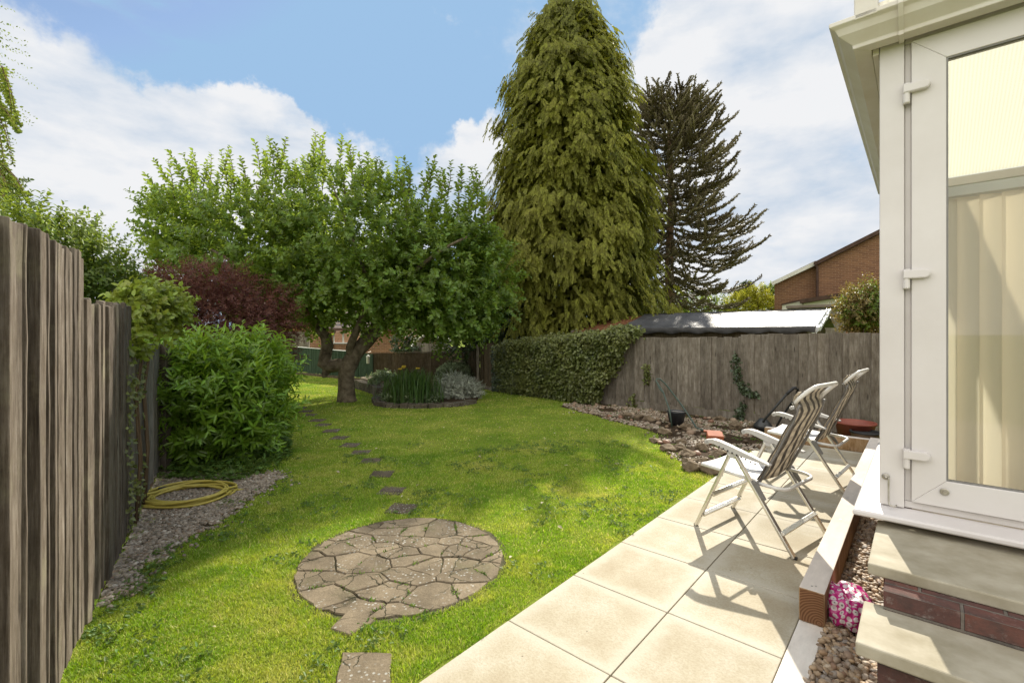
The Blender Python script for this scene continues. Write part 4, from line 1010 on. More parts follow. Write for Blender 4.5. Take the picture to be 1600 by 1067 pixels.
# ------------------------------------------------------------------ hose coil
HC = G(293,778); HE = empty('garden_hose', (HC[0],HC[1],0), 'coiled yellow garden hose lying on gravel by the laurel bush', 'hose')
pts_ = []; turns = 9
for i in range(turns*40+1):
    a = i/40*2*math.pi; tn = i/40
    r = .345-.028*((tn*1.7)%3)+.034*math.sin(tn*2.7)+.012*math.sin(a*2+tn)
    pts_.append(Vector((HC[0]+r*1.06*math.cos(a)+.02*math.sin(tn*1.9), HC[1]+r*.95*math.sin(a)+.02*math.cos(tn*2.3), .022+.011*(tn%4)+.006*math.sin(a*3+tn))))
l0 = pts_[-1]; pts_ += [l0+Vector((-.02,.10,.0)), l0+Vector((.03,.16,-.01)), l0+Vector((.10,.20,-.03))]
f0 = pts_[0]; head_ = [HC+Vector((-.27,.13,.05)), HC+Vector((-.16,.17,.05)), HC+Vector((.06,.20,.045)), HC+Vector((.26,.12,.04))]
mb = MB(); mb.tube(head_+pts_, .0108, 8); mb.build('hose', M['hose'], HE, smooth=True)
mb = MB(); a = head_[0]; b = a-(head_[1]-head_[0]).normalized()*.075; mb.tube([a, a.lerp(b,.3), a.lerp(b,.32), a.lerp(b,.6), a.lerp(b,.62), b], [.014,.014,.018,.018,.013,.013], 12); mb.build('connector', M['hose_stripe'], HE)

# ------------------------------------------------------------------ rockery things
def rock(p, r, seed, label, grp='brown rocks of the rockery'):
    bm = bmesh.new(); bmesh.ops.create_icosphere(bm, subdivisions=3, radius=1); rr = random.Random(seed)
    ax = [Vector((rr.uniform(-1,1),rr.uniform(-1,1),rr.uniform(-.6,1))).normalized() for _ in range(9)]; cut = [rr.uniform(.5,.8) for _ in range(9)]
    sx, sy, sz = r*rr.uniform(.9,1.4), r*rr.uniform(.7,1.0), r*rr.uniform(.5,.8); an = rr.uniform(0,3.1)
    for v in bm.verts:
        q = v.co.copy()
        for a, c in zip(ax, cut):
            d = q.dot(a)
            if d > c: q -= a*(d-c)
        q += v.co*mnoise.fractal(q*2.2+Vector((seed*3.1,0,0)), 1, 2, 4)*.12
        x, y = q.x*sx, q.y*sy; v.co = (x*math.cos(an)-y*math.sin(an), x*math.sin(an)+y*math.cos(an), q.z*sz)
    me = bpy.data.meshes.new('rock'); bm.to_mesh(me); bm.free(); me.materials.append(M['rock'])
    o = bpy.data.objects.new('rock', me); COL.objects.link(o); o.location = (p[0],p[1],sz*.42); tag(o, label, 'rock', grp)
row1 = [(1112,735,15),(1078,730,16),(1072,710,15),(1095,718,11),(1045,700,13),(1022,686,10),(1060,699,12),(1128,722,12)]
row1.sort(key=lambda q: -q[0])
for i, (x, y, r) in enumerate(row1):
    p = G(x, y+4); rock(p, r*p[1]/F*1.05, 10+i, f'{ords[i]} brown rock from the patio in the row edging the lawn')
row2 = [(1140,705,10),(1120,708,12),(1098,700,10),(1062,690,9),(1040,676,11),(1070,668,10)]
for i, (x, y, r) in enumerate(row2):
    p = G(x, y+3); rock(p, r*p[1]/F*1.05, 40+i, f'{ords[i]} rock from the patio in the second row, in front of the bucket')
row3 = [(1150,668,14),(1125,655,13),(1000,652,12),(978,650,9),(1175,668,12),(1015,655,9),(1190,672,10)]
row3.sort(key=lambda q: -q[0])
for i, (x, y, r) in enumerate(row3):
    p = G(x, y+2); rock(p, r*p[1]/F*1.05, 70+i, f'{ords[i]} rock from the right along the foot of the board fence')
c = G(1117,694); PE = empty('terracotta_pot', (c[0],c[1],0), 'broken square terracotta pot lying among the rocks beside the patio', 'pot')
mb = MB(); v = Vector((.96,-.28,.0)); u_ = Vector((.28,.96,.25)).normalized(); w_ = v.cross(u_); mb.box((c[0],c[1],.085), (.20,.17,.13), (v,u_,w_)); mb.build('body', M['terracotta'], PE, bevel=.012)
mb = MB(); mb.box((c[0]-.0,c[1]+.09,.155), (.215,.04,.02), (v,u_,w_)); mb.build('rim', M['terracotta'], PE, bevel=.006)
# black bucket
c = G(1057,664); KE = empty('bucket', (c[0],c[1],0), 'glossy black plastic bucket standing behind the green tubular frame', 'bucket')
mb = MB(); mb.lathe((c[0],c[1],0), [(.10,.0),(.145,.20),(.15,.21),(.155,.225),(.143,.228),(.135,.2),(.09,.02)], 28); mb.build('body', M['black_plastic'], KE, smooth=True)
mb = MB(); mb.tube([(c[0]+.155*math.cos(a),c[1]+.155*math.sin(a),.22+.03*math.sin(a*.5)) for a in np.linspace(math.pi,2*math.pi,14)], .005, 6); mb.build('handle', M['steel'], KE, smooth=True)
# green tubular frame
d = G(1050,668)[1]
FE = empty('tubular_handle', (G(1050,668)[0],d,0), 'green tubular metal handle frame leaning against the board fence', 'garden tool')
mb = MB(); D1 = d+.35
mb.tube([G(1050,668)+Vector((0,0,.012)), P(1046,640,d+.1), P(1036,612,d+.25), P(1025,595,D1), P(1026,592,D1), P(1031,592,D1), P(1040,600,D1), P(1063,630,d+.2), P(1080,655,d+.05), P(1088,668,d-.1), G(1098,674)+Vector((0,0,.02)), G(1125,677)+Vector((0,0,.02))], .0135, 10)
mb.build('frame', M['tube_green'], FE, smooth=True)
mb = MB(); mb.tube([P(1026,597,D1), P(1030,607,D1-.06), P(1036,614,d+.22)], .01, 8); mb.build('brace', M['tube_green'], FE, smooth=True)
# dark mower handle behind the chairs
HE2 = empty('mower_handle', (P(1200,690,6.9)[0],6.9,0), 'dark curved tubular mower handle rising behind the nearer chair', 'garden tool')
mb = MB(); mb.tube([P(1180,676,7.2), P(1195,655,7.0), P(1222,624,6.9), P(1232,612,6.9), P(1240,606,6.9), P(1247,608,6.9), P(1240,625,7.1), P(1222,650,7.3), P(1208,676,7.4)], .016, 10); mb.build('tube', M['tube_dark'], HE2, smooth=True)
mb = MB(); mb.tube([P(1229,616,6.9), P(1240,606,6.9), P(1244,606,6.9)], .021, 10); mb.build('grip', M['rubber'], HE2, smooth=True)
mb = MB(); mb.lathe((P(1192,0,7.1)[0],7.1,0), [(.09,.02),(.13,.06),(.13,.10),(.08,.16),(.05,.2)], 20); mb.build('deck', M['tube_dark'], HE2, smooth=True)
# tubs behind the far sleeper
c = SP(1336,690,PS1+.52); PE = empty('plant_tub', (c[0],c[1],0), 'large round red plastic tub behind the far sleeper', 'tub')
mb = MB(); mb.lathe((c[0],c[1],0), [(.17,.0),(.225,.27),(.24,.275),(.24,.30),(.222,.30),(.2,.2),(.16,.04)], 36); mb.build('body', M['red_plastic'], PE, smooth=True)
c = SP(1352,695,PS1+.26); PE = empty('plant_pot', (c[0],c[1],0), 'smaller brown ribbed pot with black rim in front of the red tub', 'pot')
mb = MB(); mb.lathe((c[0],c[1],0), [(.13,.0),(.155,.2),(.155,.21),(.14,.21),(.12,.03)], 30); mb.build('body', M['brown_pot'], PE, smooth=True)
mb = MB(); mb.lathe((c[0],c[1],0), [(.157,.205),(.168,.207),(.168,.23),(.145,.23),(.145,.212)], 30); mb.build('rim', M['rubber'], PE, smooth=True)

# ------------------------------------------------------------------ trees
def arr(*v): return np.array([tuple(x) for x in v])
def limb(mb, pts, r0, r1, seg=10, jit=.06):
    pts = [Vector(p) for p in pts]; out = []
    for i in range(len(pts)-1):
        for k_ in range(3): out.append(pts[i].lerp(pts[i+1], k_/3))
    out.append(pts[-1])
    sm = [out[0]]+[(out[i-1]+out[i]*2+out[i+1])/4 for i in range(1,len(out)-1)]+[out[-1]]
    n_ = len(sm); mb.tube(sm, [r0+(r1-r0)*i/(n_-1) for i in range(n_)], seg, jit=jit)

def apple_tree():
    d = 10.3; base = G(542,627)
    e = empty('apple_tree', base, 'spreading green apple tree with gnarled forked trunk standing on the lawn', 'tree')
    mb = MB(); sp_ = d/F
    trunk = [(542,631,.29),(542,624,.235),(541,610,.205),(541,595,.195),(542,580,.20),(546,568,.215),(553,556,.195),(562,545,.18),(573,532,.185),(584,520,.16),(590,505,.13),(596,485,.11),(606,455,.08),(615,420,.05)]
    mb.tube([P(x,y,d) for x,y,_ in trunk], [r*.86 for *_,r in trunk], 16, jit=.05)
    left = [(545,572,.16),(530,570,.17),(514,573,.175),(506,568,.165),(508,556,.15),(511,540,.15),(509,526,.135),(500,515,.12),(500,500,.10),(490,480,.085),(470,450,.07),(440,420,.05)]
    mb.tube([P(x,y,d-.12*i/11) for i,(x,y,_) in enumerate(left)], [r*.84 for *_,r in left], 14, jit=.08)
    for (pts_, r0, r1) in (([P(553,560,d),P(545,545,d-.15),P(556,520,d-.3),P(566,495,d-.4),P(580,470,d-.5),P(570,430,d-.6)],.10,.04),
                           ([P(580,522,d),P(600,505,d+.3),P(640,480,d+.6),P(690,440,d+.8),P(722,425,d+.8)],.09,.02),
                           ([P(503,515,d-.1),P(520,490,d+.2),P(525,450,d+.5),P(510,400,d+.6)],.08,.03),
                           ([P(490,490,d-.1),P(450,470,d-.6),P(400,430,d-1.0),P(330,390,d-1.1)],.075,.025),
                           ([P(500,500,d),P(440,440,d+.6),P(360,390,d+.9),P(290,350,d+.9)],.07,.02),
                           ([P(596,480,d),P(640,430,d-.7),P(690,390,d-1.1),P(730,370,d-1.2)],.07,.02),
                           ([P(606,455,d),P(630,380,d),P(640,320,d-.2)],.06,.015),
                           ([P(575,440,d-.5),P(545,360,d-.5),P(520,290,d-.3)],.05,.012),
                           ([P(440,420,d-.1),P(420,350,d),P(400,290,d)],.045,.012),
                           ([P(513,575,d),P(507,585,d-.05),P(508,590,d-.05)],.10,.05)):
        limb(mb, pts_, r0, r1)
    ells = [(400,388,130,80,1.7,1),(545,378,145,98,2.0,1.35),(680,418,90,84,1.6,.85),(292,355,52,42,1.0,.3),(540,440,150,58,1.9,.9),(725,410,48,66,1.0,.3),(350,425,85,38,1.3,.4),(705,480,72,42,1.4,.5),(610,470,60,36,1.5,.35),(470,470,55,34,1.5,.3),(770,440,30,60,.9,.2)]
    Bs, Ds, Ls = [], [], []
    tot = sum(q[5] for q in ells); NS = 4300
    for (cx, cy, rx, rz, ry, wt) in ells:
        c = P(cx,cy,d); n_ = int(NS*wt/tot)
        p, dd = ell_points(c, (rx*sp_, ry, rz*sp_), n_, .25, .5)
        dirs = dd*np.array([.7,.7,.25])+np.array([0,0,.75])+rng.normal(0,.3,(n_,3))
        low = p[:,2] < c[2]-.2*rz*sp_; dirs[low] = dd[low]*np.array([1,1,.6])+np.array([0,0,-.05])+rng.normal(0,.35,(low.sum(),3))
        Bs.append(p); Ds.append(dirs); Ls.append(rng.uniform(.3,.62,n_))
    B = np.concatenate(Bs); D = np.concatenate(Ds); L = np.concatenate(Ls)
    parts = [shoot_leaves(B, D, L, 16, .122, .62, 1.0, np.array([[0,0,-.2]])*np.ones((len(B),1)))]
    # upright water shoots standing clear of the crown
    tips = [(240,250),(262,236),(285,240),(300,232),(330,240),(345,235),(358,228),(375,245),(398,222),(420,215),(430,225),(447,215),(462,250),(475,245),(493,205),(500,212),(508,240),(535,212),(545,222),(560,240),(575,240),(583,250),(605,262),(622,248),(630,245),(640,258),(668,248),(680,242),(690,262),(705,252),(716,270),(735,262),(742,258),(752,285),(232,285),(225,310),(212,350),(224,392),(235,330),(776,330),(785,360)]
    tb = mb; b2, d2, l2 = [], [], []
    for (x, y) in tips:
        for rep in range(3):
            dd = d+random.uniform(-1.2,1.0); tip = P(x+random.uniform(-16,16)*(rep>0), y+(rep*random.uniform(6,24)), dd)
            if x < 240 : bs = tip+Vector((random.uniform(.5,.8), 0, random.uniform(-.35,.05)))
            elif x > 770: bs = tip+Vector((-random.uniform(.4,.7), 0, random.uniform(-.5,-.2)))
            else: bs = tip+Vector((random.uniform(-.16,.16)+(.25 if x < 330 else 0), 0, -random.uniform(.5,.85)))
            tb.tube([bs, bs.lerp(tip,.5)+Vector((.02,0,0)), tip], [.012,.008,.003], 5)
            b2.append(bs); d2.append(tip-bs); l2.append((tip-bs).length)
    parts.append(shoot_leaves(arr(*b2), arr(*d2), np.array(l2), 26, .135, .6, 1.2))
    C, A, N, L, W = cat(*parts)
    leaves('crown', C, A, N, L, W, M['apple_leaf'], e); mb.build('trunk', M['bark'], e, smooth=True)
    return e
apple_tree()

def conifer():
    D0 = 14.2; base = Vector((888-800, 0, 0)); c = Vector(((888-800)*D0/F, D0, 0))
    e = empty('conifer_tree', c, 'tall dense golden green drooping conifer rising behind the ivy fence', 'tree')
    mb = MB(); mb.tube([c+Vector((.05*math.sin(z),.04*math.cos(z*1.3),z)) for z in np.linspace(-.05,11.0,14)], list(np.linspace(.3,.03,14)), 10, jit=.05); mb.build('trunk', M['bark_grey'], e, smooth=True)
    zs = np.array([.4,1.5,3.5,5.8,7.2,9.1,10.3,11.0,11.45]); rs_ = np.array([2.3,2.55,2.52,2.38,2.18,1.78,1.36,.92,.42])
    # branch tips arranged in drooping clumps
    nb = 1500; z = .4+11.0*rng.uniform(0,1,nb)**.92; th = rng.uniform(0,6.283,nb)
    lump = np.array([mnoise.fractal(Vector((math.cos(a)*1.6, math.sin(a)*1.6, q*.75)), 1, 2, 3) for a, q in zip(th, z)])
    lump2 = np.array([mnoise.noise(Vector((math.cos(a)*2.4+9, math.sin(a)*2.4, q*1.5))) for a, q in zip(th, z)])
    r = np.interp(z, zs, rs_)*(1+.24*lump+.2*lump2)*rng.choice([1,1,.93,.8,1.09], nb)
    out = np.stack([np.cos(th), np.sin(th), np.zeros(nb)], 1); tipb = np.array(c)+out*(r-np.minimum(.28,.22*r))[:,None]+np.array([0,0,1])*z[:,None]
    # each clump: sprays fanned out and hanging
    k_ = 13; Bq = np.repeat(tipb, k_, 0)+rng.normal(0,1,(nb*k_,3))*np.array([.13,.13,.12]); O = np.repeat(out, k_, 0); side = np.stack([-O[:,1], O[:,0], O[:,2]*0], 1)
    Dq = norm(O*rng.uniform(.45,1.0,(nb*k_,1))+side*rng.normal(0,.5,(nb*k_,1))+np.array([0,0,1])*rng.uniform(-1.5,-.35,(nb*k_,1)))
    Lq = rng.uniform(.2,.42,nb*k_); 
    Nq = norm(np.cross(np.cross(Dq, O+np.array([0,0,.5])), Dq)+rng.normal(0,.25,Dq.shape)); Sq = norm(np.cross(Dq, Nq))
    # flat ferny sprays: paired leaflets plus a tip, drooping along the axis
    m = 7; t = np.linspace(.08,.9,m); Cs, As, Ns, Ls, Ws = [], [], [], [], []
    for j in range(m):
        for sg in (1,-1):
            pos = Bq+Dq*(Lq*t[j])[:,None]+np.array([0,0,-1])*(Lq*t[j]**2*.35)[:,None]
            a = norm(Dq*.75+Sq*sg*.62+np.array([0,0,-.35])+rng.normal(0,.12,Dq.shape))
            Cs.append(pos); As.append(a); Ns.append(Nq); Ls.append(Lq*(.42-.26*t[j])*rng.uniform(.8,1.2,len(Lq))); Ws.append(np.full(len(Lq), .042))
    pos = Bq+Dq*(Lq*.8)[:,None]+np.array([0,0,-1])*(Lq*.22)[:,None]; Cs.append(pos); As.append(norm(Dq+np.array([0,0,-.6]))); Ns.append(Nq); Ls.append(Lq*.35); Ws.append(np.full(len(Lq), .034))
    # inner foliage
    ni = 26000; zi = .4+10.7*rng.uniform(0,1,ni); ti = rng.uniform(0,6.283,ni); ri = np.interp(zi, zs, rs_)*rng.uniform(.35,.84,ni)
    oi = np.stack([np.cos(ti), np.sin(ti), 0*ti], 1)
    Cs.append(np.array(c)+oi*ri[:,None]+np.array([0,0,1])*zi[:,None]); As.append(norm(oi*.6+np.array([0,0,-.6])+rng.normal(0,.4,(ni,3)))); Ns.append(norm(oi*.4+np.array([0,0,.6])+rng.normal(0,.5,(ni,3)))); Ls.append(rng.uniform(.2,.34,ni)); Ws.append(rng.uniform(.07,.12,ni))
    leaves('crown', np.concatenate(Cs), np.concatenate(As), np.concatenate(Ns), np.concatenate(Ls), np.concatenate(Ws), M['conifer_leaf'], e, fold=.1, droop=.18)
conifer()

def monkey_puzzle():
    D0 = 20.; c = Vector(((1047-800)*D0/F, D0, 0)); e = empty('monkey_puzzle_tree', c, 'dark spiky monkey puzzle tree with bare lower trunk, right of the conifer', 'tree')
    mb = MB(); zt = np.linspace(-.05,11.4,24); mb.tube([c+Vector((.03*math.sin(z*1.1),0,z)) for z in zt], list(np.linspace(.27,.04,24)), 12, jit=.05); mb.build('trunk', M['bark_grey'], e, smooth=True)
    zs = [2.9,3.6,4.5,6.2,7.4,8.6,10.0,11.0,11.5]; rr = [2.4,2.9,3.15,3.25,2.8,2.5,2.1,1.55,.9]
    ropes = []
    z = 3.5
    while z < 11.25:
        R = np.interp(z, zs, rr); nbr = (random.randint(4,5) if z < 4.6 else random.randint(6,7)) if z < 10.9 else 9; ph = random.uniform(0,6)
        for b in range(nbr):
            a = ph+b*6.283/nbr+random.uniform(-.25,.25); L = R*random.choice([random.uniform(.88,1.08),random.uniform(.6,1.0)]); zj = random.uniform(-.16,.16); wob_ = random.uniform(-.35,.35); o = Vector((math.cos(a),math.sin(a),0))
            q = (z-2.4)/9.9
            rise = -.34+.85*q**1.2; pts_ = []
            for i in range(12):
                f = i/11; h = rise*f*L-(.42*(1-q))*L*math.sin(f*math.pi*.72)*.55+.34*L*max(0,f-.62)**1.5*(1.6-q*.6)
                pts_.append(c+Vector((0,0,z+zj))+o*(L*(f if q < .85 else f**.9))+Vector((-o.y,o.x,0))*(wob_*L*f*f)+Vector((0,0,h*(1-.25*abs(wob_)))))
            ropes.append((pts_, .05))
            sd = Vector((-o.y,o.x,0))
            for f0 in (.36,.5,.63,.76,.87):
                for sg in (1,-1):
                    if random.random() < .2: continue
                    i0 = int(f0*11); p0 = pts_[i0]; tdir = (pts_[min(i0+1,11)]-pts_[i0]).normalized()
                    l2 = L*(.36-.2*(f0-.35))*random.uniform(.7,1.15)+.15; q2 = []
                    dr = (sd*sg*.75+tdir*.7).normalized()
                    for i in range(7):
                        f = i/6; q2.append(p0+dr*(l2*f)+tdir*(l2*.25*f*f)+Vector((0,0,(-.22*(1-q))*l2*math.sin(f*2.4)+.33*l2*f*f)))
                    ropes.append((q2, .046))
        z += random.uniform(.30,.38) if z < 9.8 else .22
    tb = MB(); Cs, As = [], []
    for pts_, r in ropes:
        tb.tube(pts_, [r*.62]*(len(pts_)-1)+[r*.5], 5)
        for i in range(len(pts_)-1):
            a, b = pts_[i], pts_[i+1]; d = (b-a).normalized(); x = d.orthogonal().normalized(); y = d.cross(x); n_ = max(3,int((b-a).length/.02))
            for k_ in range(n_):
                an = random.uniform(0,6.283); o = x*math.cos(an)+y*math.sin(an); p = a.lerp(b,k_/n_)+o*r*.5
                Cs.append(p); As.append(o*.62+d*.78)
    C = np.array([tuple(p) for p in Cs]); A = np.array([tuple(p) for p in As])
    tb.build('branch', M['araucaria'], e, smooth=True)
    leaves('leaves', C, A, rvec(len(C)), rng.uniform(.075,.105,len(C)), .04, M['araucaria'], e, fold=.1, droop=0)
monkey_puzzle()

def bush(name, label, catg, blobs, mat, n, lsize, lw, seed=0, stem=True, sh=.3, nl=10, up=.5, stem_z=None, grp=None, extra=None, partname='foliage', mattw=None, inner=.35):
    """blobs: (center, radii, weight)"""
    c0 = Vector(blobs[0][0]); e = empty(name, (c0.x,c0.y,0), label, catg, grp)
    Bs, Ds, Ls = [], [], []; tot = sum(b[2] for b in blobs)
    for c, r, w in blobs:
        m = max(4, int(n*w/tot)); p, d = ell_points(c, r, m, inner, .5)
        Bs.append(p); Ds.append(d+np.array([0,0,up])+rng.normal(0,.35,(m,3))); Ls.append(sh*rng.uniform(.6,1.3,m))
    B = np.concatenate(Bs); D = np.concatenate(Ds); L = np.concatenate(Ls); k_ = B[:,2] > .03; B, D, L = B[k_], D[k_], L[k_]
    parts = [shoot_leaves(B, D, L, nl, lsize, lw, 1.0)]
    if extra is not None: parts.append(extra)
    q = cat(*parts); k_ = q[0][:,2] > .01; q = [a[k_] for a in q]
    leaves(partname, *q, mat, e)
    if stem:
        mb = MB()
        for (c, r, w) in blobs:
            for _ in range(3):
                b = Vector((c0.x+random.uniform(-.15,.15), c0.y+random.uniform(-.15,.15), -.02)); t_ = Vector(c)+Vector((random.uniform(-.6,.6)*r[0], random.uniform(-.6,.6)*r[1], random.uniform(-.2,.6)*r[2]))
                mb.tube([b, b.lerp(t_,.5)+Vector((random.uniform(-.1,.1),random.uniform(-.1,.1),.08)), t_], [.03*max(r[0],.6),.022*max(r[0],.6),.008], 6)
        mb.build('stem', mattw or M['twig'], e, smooth=True)
    return e
# laurel by the gravel: upright glossy shoots
c = P(335,640,5.55)
tipsx = []
ex_b, ex_d, ex_l = [], [], []
for i in range(90):
    x = random.uniform(248,428); dd = random.uniform(5.0,6.2); y = 522+random.uniform(0,50)+abs(x-335)*.12-(8 if 330<x<420 else 0)
    tip = P(x,y,dd); b = tip+Vector((random.uniform(-.06,.06),random.uniform(-.06,.06),-random.uniform(.25,.4))); ex_b.append(b); ex_d.append(tip-b); ex_l.append((tip-b).length)
ex = shoot_leaves(arr(*ex_b), arr(*ex_d), np.array(ex_l), 17, .13, .25, .8)
bush('laurel_bush', 'bright green laurel bush with glossy narrow leaves beside the coiled hose', 'shrub',
     [((c.x,c.y,.70),(.62,.7,.62),1),((c.x-.32,c.y-.1,.95),(.40,.5,.42),.5),((c.x+.32,c.y+.15,.95),(.40,.5,.40),.5),((c.x-.3,c.y-.1,.4),(.42,.5,.4),.4),((c.x+.36,c.y+.1,.42),(.36,.5,.4),.4)], M['laurel_leaf'], 1250, .14, .27, sh=.28, nl=12, up=.75, extra=ex)
# ground weeds below the laurel
pw = fill([G(235,748),G(330,758),G(410,745),G(452,715),G(452,668),G(430,660),G(330,700),G(240,725)], 3200)
n = len(pw); C = np.concatenate([pw, rng.uniform(.0,.12,(n,1))*rng.uniform(0,1,(n,1))], 1); C = np.repeat(C,3,0)+rng.normal(0,.018,(n*3,3))*np.array([1,1,.3]); n *= 3
tag(leaves('ground_cover', C, norm(rvec(n)*np.array([1,1,.3])+np.array([0,0,.45])), norm(rvec(n)*.5+np.array([0,0,1])), rng.uniform(.03,.065,n), rng.uniform(.022,.045,n), M['weed_leaf']), 'low leafy ground cover spreading from under the laurel bush', 'ground cover', kind='stuff')
# weeds creeping over gravel by the fence and along right bed
pw = np.concatenate([fill([G(150,950),G(120,1010),G(140,1030),G(290,870),G(320,840),G(250,860)], 300), fill(grav_right, 1100)])
lw = np.stack([rng.uniform(-2.6,1.6,2600), rng.uniform(1.7,6.5,2600)],1); lw = lw[grass_mask(lw)]; lw = lw[fbm(lw, 1.7) > .22]; NLW = len(lw)
n = len(pw); cl = fbm(pw, 3) > -.05; pw = np.concatenate([pw[cl], lw]); n = len(pw); C = np.repeat(np.concatenate([pw, np.full((n,1),.01)],1), 7, 0); n *= 7; C += rng.normal(0,.02,(n,3))*np.array([1,1,.2]); C[:,2] = np.maximum(C[:,2], .008)
tag(leaves('weeds', C, norm(rvec(n)*np.array([1,1,.2])+np.array([0,0,.5])), norm(rvec(n)*.5+np.array([0,0,1])), rng.uniform(.012,.032,n), rng.uniform(.008,.02,n), M['weed_leaf']), 'small green weeds sprouting through the gravel', 'weeds', kind='stuff')
# red acer: flat drooping tiers
c = P(345,490,8.0)
bl = []
for (x, y, rx, rz) in ((330,440,80,24),(265,445,45,18),(290,470,75,26),(380,465,70,26),(340,500,100,30),(420,510,38,40),(380,545,75,40),(300,540,60,40),(425,560,24,40),(340,580,90,40)):
    q = P(x,y,8.0); bl.append(((q.x,q.y+random.uniform(-.25,.25),q.z),(rx*8/F,.75,rz*8/F*.9),rx*rz))
bush('japanese_maple', 'dark red leaved Japanese maple between the laurel and the apple tree', 'tree', bl, M['acer_leaf'], 3600, .062, .30, sh=.24, nl=16, up=-.05, partname='crown', inner=.2)
# climber spilling over the left fence
bl = []
for (x, y, d_, r) in ((215,480,3.75,.13),(245,485,4.1,.16),(265,480,4.4,.13),(225,515,3.75,.11),(205,540,3.55,.06),(240,465,4.2,.12),(275,500,4.3,.08),(200,545,3.5,.05)):
    q = P(x,y,d_); r *= .85; bl.append((tuple(q),(r*1.1,r*1.3,r),r*r))
e = bush('climbing_plant', 'yellow green climber spilling over the top of the left fence', 'climber', bl, M['ivy_bright'], 420, .075, .62, stem=False, sh=.12, nl=7, up=.1)
mb = MB()
for i in range(5):
    y = random.uniform(3.5,4.3); x = LF(y)+.03; mb.tube([(x,y,0),(x+.01,y+.03,.5),(x+.015,y-.02,1.0),(x+.02,y+.04,1.35)], [.01,.009,.007,.005], 6)
mb.build('stem', M['twig'], e, smooth=True)
m = 500; yy = rng.uniform(3.3,3.9,m); zz = rng.uniform(0.05,1.3,m); k_ = (fbm(np.stack([yy*2,zz*1.2],1),2) > -.1); yy, zz = yy[k_], zz[k_]; m = len(yy)
C = np.stack([np.array([LF(y) for y in yy])+.035, yy, zz],1)
leaves('ivy_foliage', C, norm(rvec(m)*.6+np.array([.5,-.1,-.3])), norm(rvec(m)*.4+np.array([.84,.0,.3])), rng.uniform(.02,.045,m), rng.uniform(.018,.036,m), M['ivy_leaf'], e)
# plants beyond the left fence
bl = []
for (x, y, d_, r) in ((40,420,5.6,.7),(100,430,5.9,.65),(140,470,6.3,.6),(60,380,5.7,.45),(110,400,6.2,.42),(165,455,6.8,.42),(185,490,7.2,.5),(20,480,5.4,.7)):
    q = P(x,y,d_); bl.append((tuple(q),(r,r,r*.9),r*r))
bush('garden_tree', 'leafy light green tree just beyond the left fence', 'tree', bl, M['bush_leaf'], 1500, .085, .5, sh=.3, nl=13, up=.4, partname='crown')
q = P(225,450,14); bush('distant_tree', 'small pale tree far off to the left of the red maple', 'tree', [((q.x,q.y,q.z-.3),(.7,.7,.8),1),((q.x+.6,q.y,q.z-.7),(.8,.7,.9),1)], M['birch_leaf'], 400, .1, .5, sh=.4, nl=10, partname='crown')
# birch: crown mostly outside the frame, hanging sprays inside it
bE = empty('birch_tree', (-9.6,7.2,0), 'birch with hanging sprays of small leaves at the top left edge', 'tree')
mb = MB(); mb.tube([(-9.6,7.2,-.02),(-9.55,7.2,2.5),(-9.4,7.1,5),(-9.2,7.0,7.2)], [.16,.13,.09,.03], 12)
hang = [((0,118),(30,205)),((-15,150),(20,260)),((-5,165),(32,210)),((0,250),(45,335)),((-20,240),(30,320)),((5,270),(12,350)),((-10,290),(48,300)),((-40,140),(-10,300)),((-60,200),(-30,330)),((-35,100),(5,170))]
b2, d2, l2 = [], [], []
for (a, b) in hang:
    for r_ in range(4):
        dd = 7.0+random.uniform(-.5,.5); p0, p1 = P(a[0]+random.uniform(-10,4),a[1]+random.uniform(-15,15),dd), P(b[0]+random.uniform(-14,2),b[1]+random.uniform(-25,10),dd)
        b2.append(p0); d2.append(p1-p0); l2.append((p1-p0).length); mb.tube([p0,p0.lerp(p1,.5)+Vector((.03,0,.05)),p1], [.008,.005,.002], 4)
        if r_ == 0: mb.tube([Vector((-9.4,7.1,p0.z+.2)), (Vector((-9.4,7.1,p0.z+.2))+p0)/2+Vector((0,0,.25)), p0], [.04,.025,.01], 6)
mb.build('trunk', M['bark_grey'], bE, smooth=True)
parts = [shoot_leaves(arr(*b2), arr(*d2), np.array(l2), 60, .075, .62, 1.3)]
p, dd = ell_points((-9.5,7.2,5.8), (1.2,1.3,2.0), 500, .2); parts.append(shoot_leaves(p, dd+np.array([0,0,-.5]), np.full(500,.4), 10, .055, .6))
leaves('crown', *cat(*parts), M['birch_leaf'], bE)
# dark evergreen between apple and conifer
bl = []
for (x, y, d_, r) in ((745,500,13.6,.75),(725,535,13.4,.5),(770,520,13.2,.6),(760,460,14.2,.8),(735,440,14.8,.8),(700,520,14.8,.35),(790,500,12.9,.5)):
    q = P(x,y,d_); bl.append((tuple(q),(r,r,r),r*r))
bush('holly_tree', 'dark glossy evergreen in the fence corner left of the conifer', 'tree', bl, M['dark_leaf'], 1500, .10, .5, sh=.28, nl=11, up=.0, partname='crown')
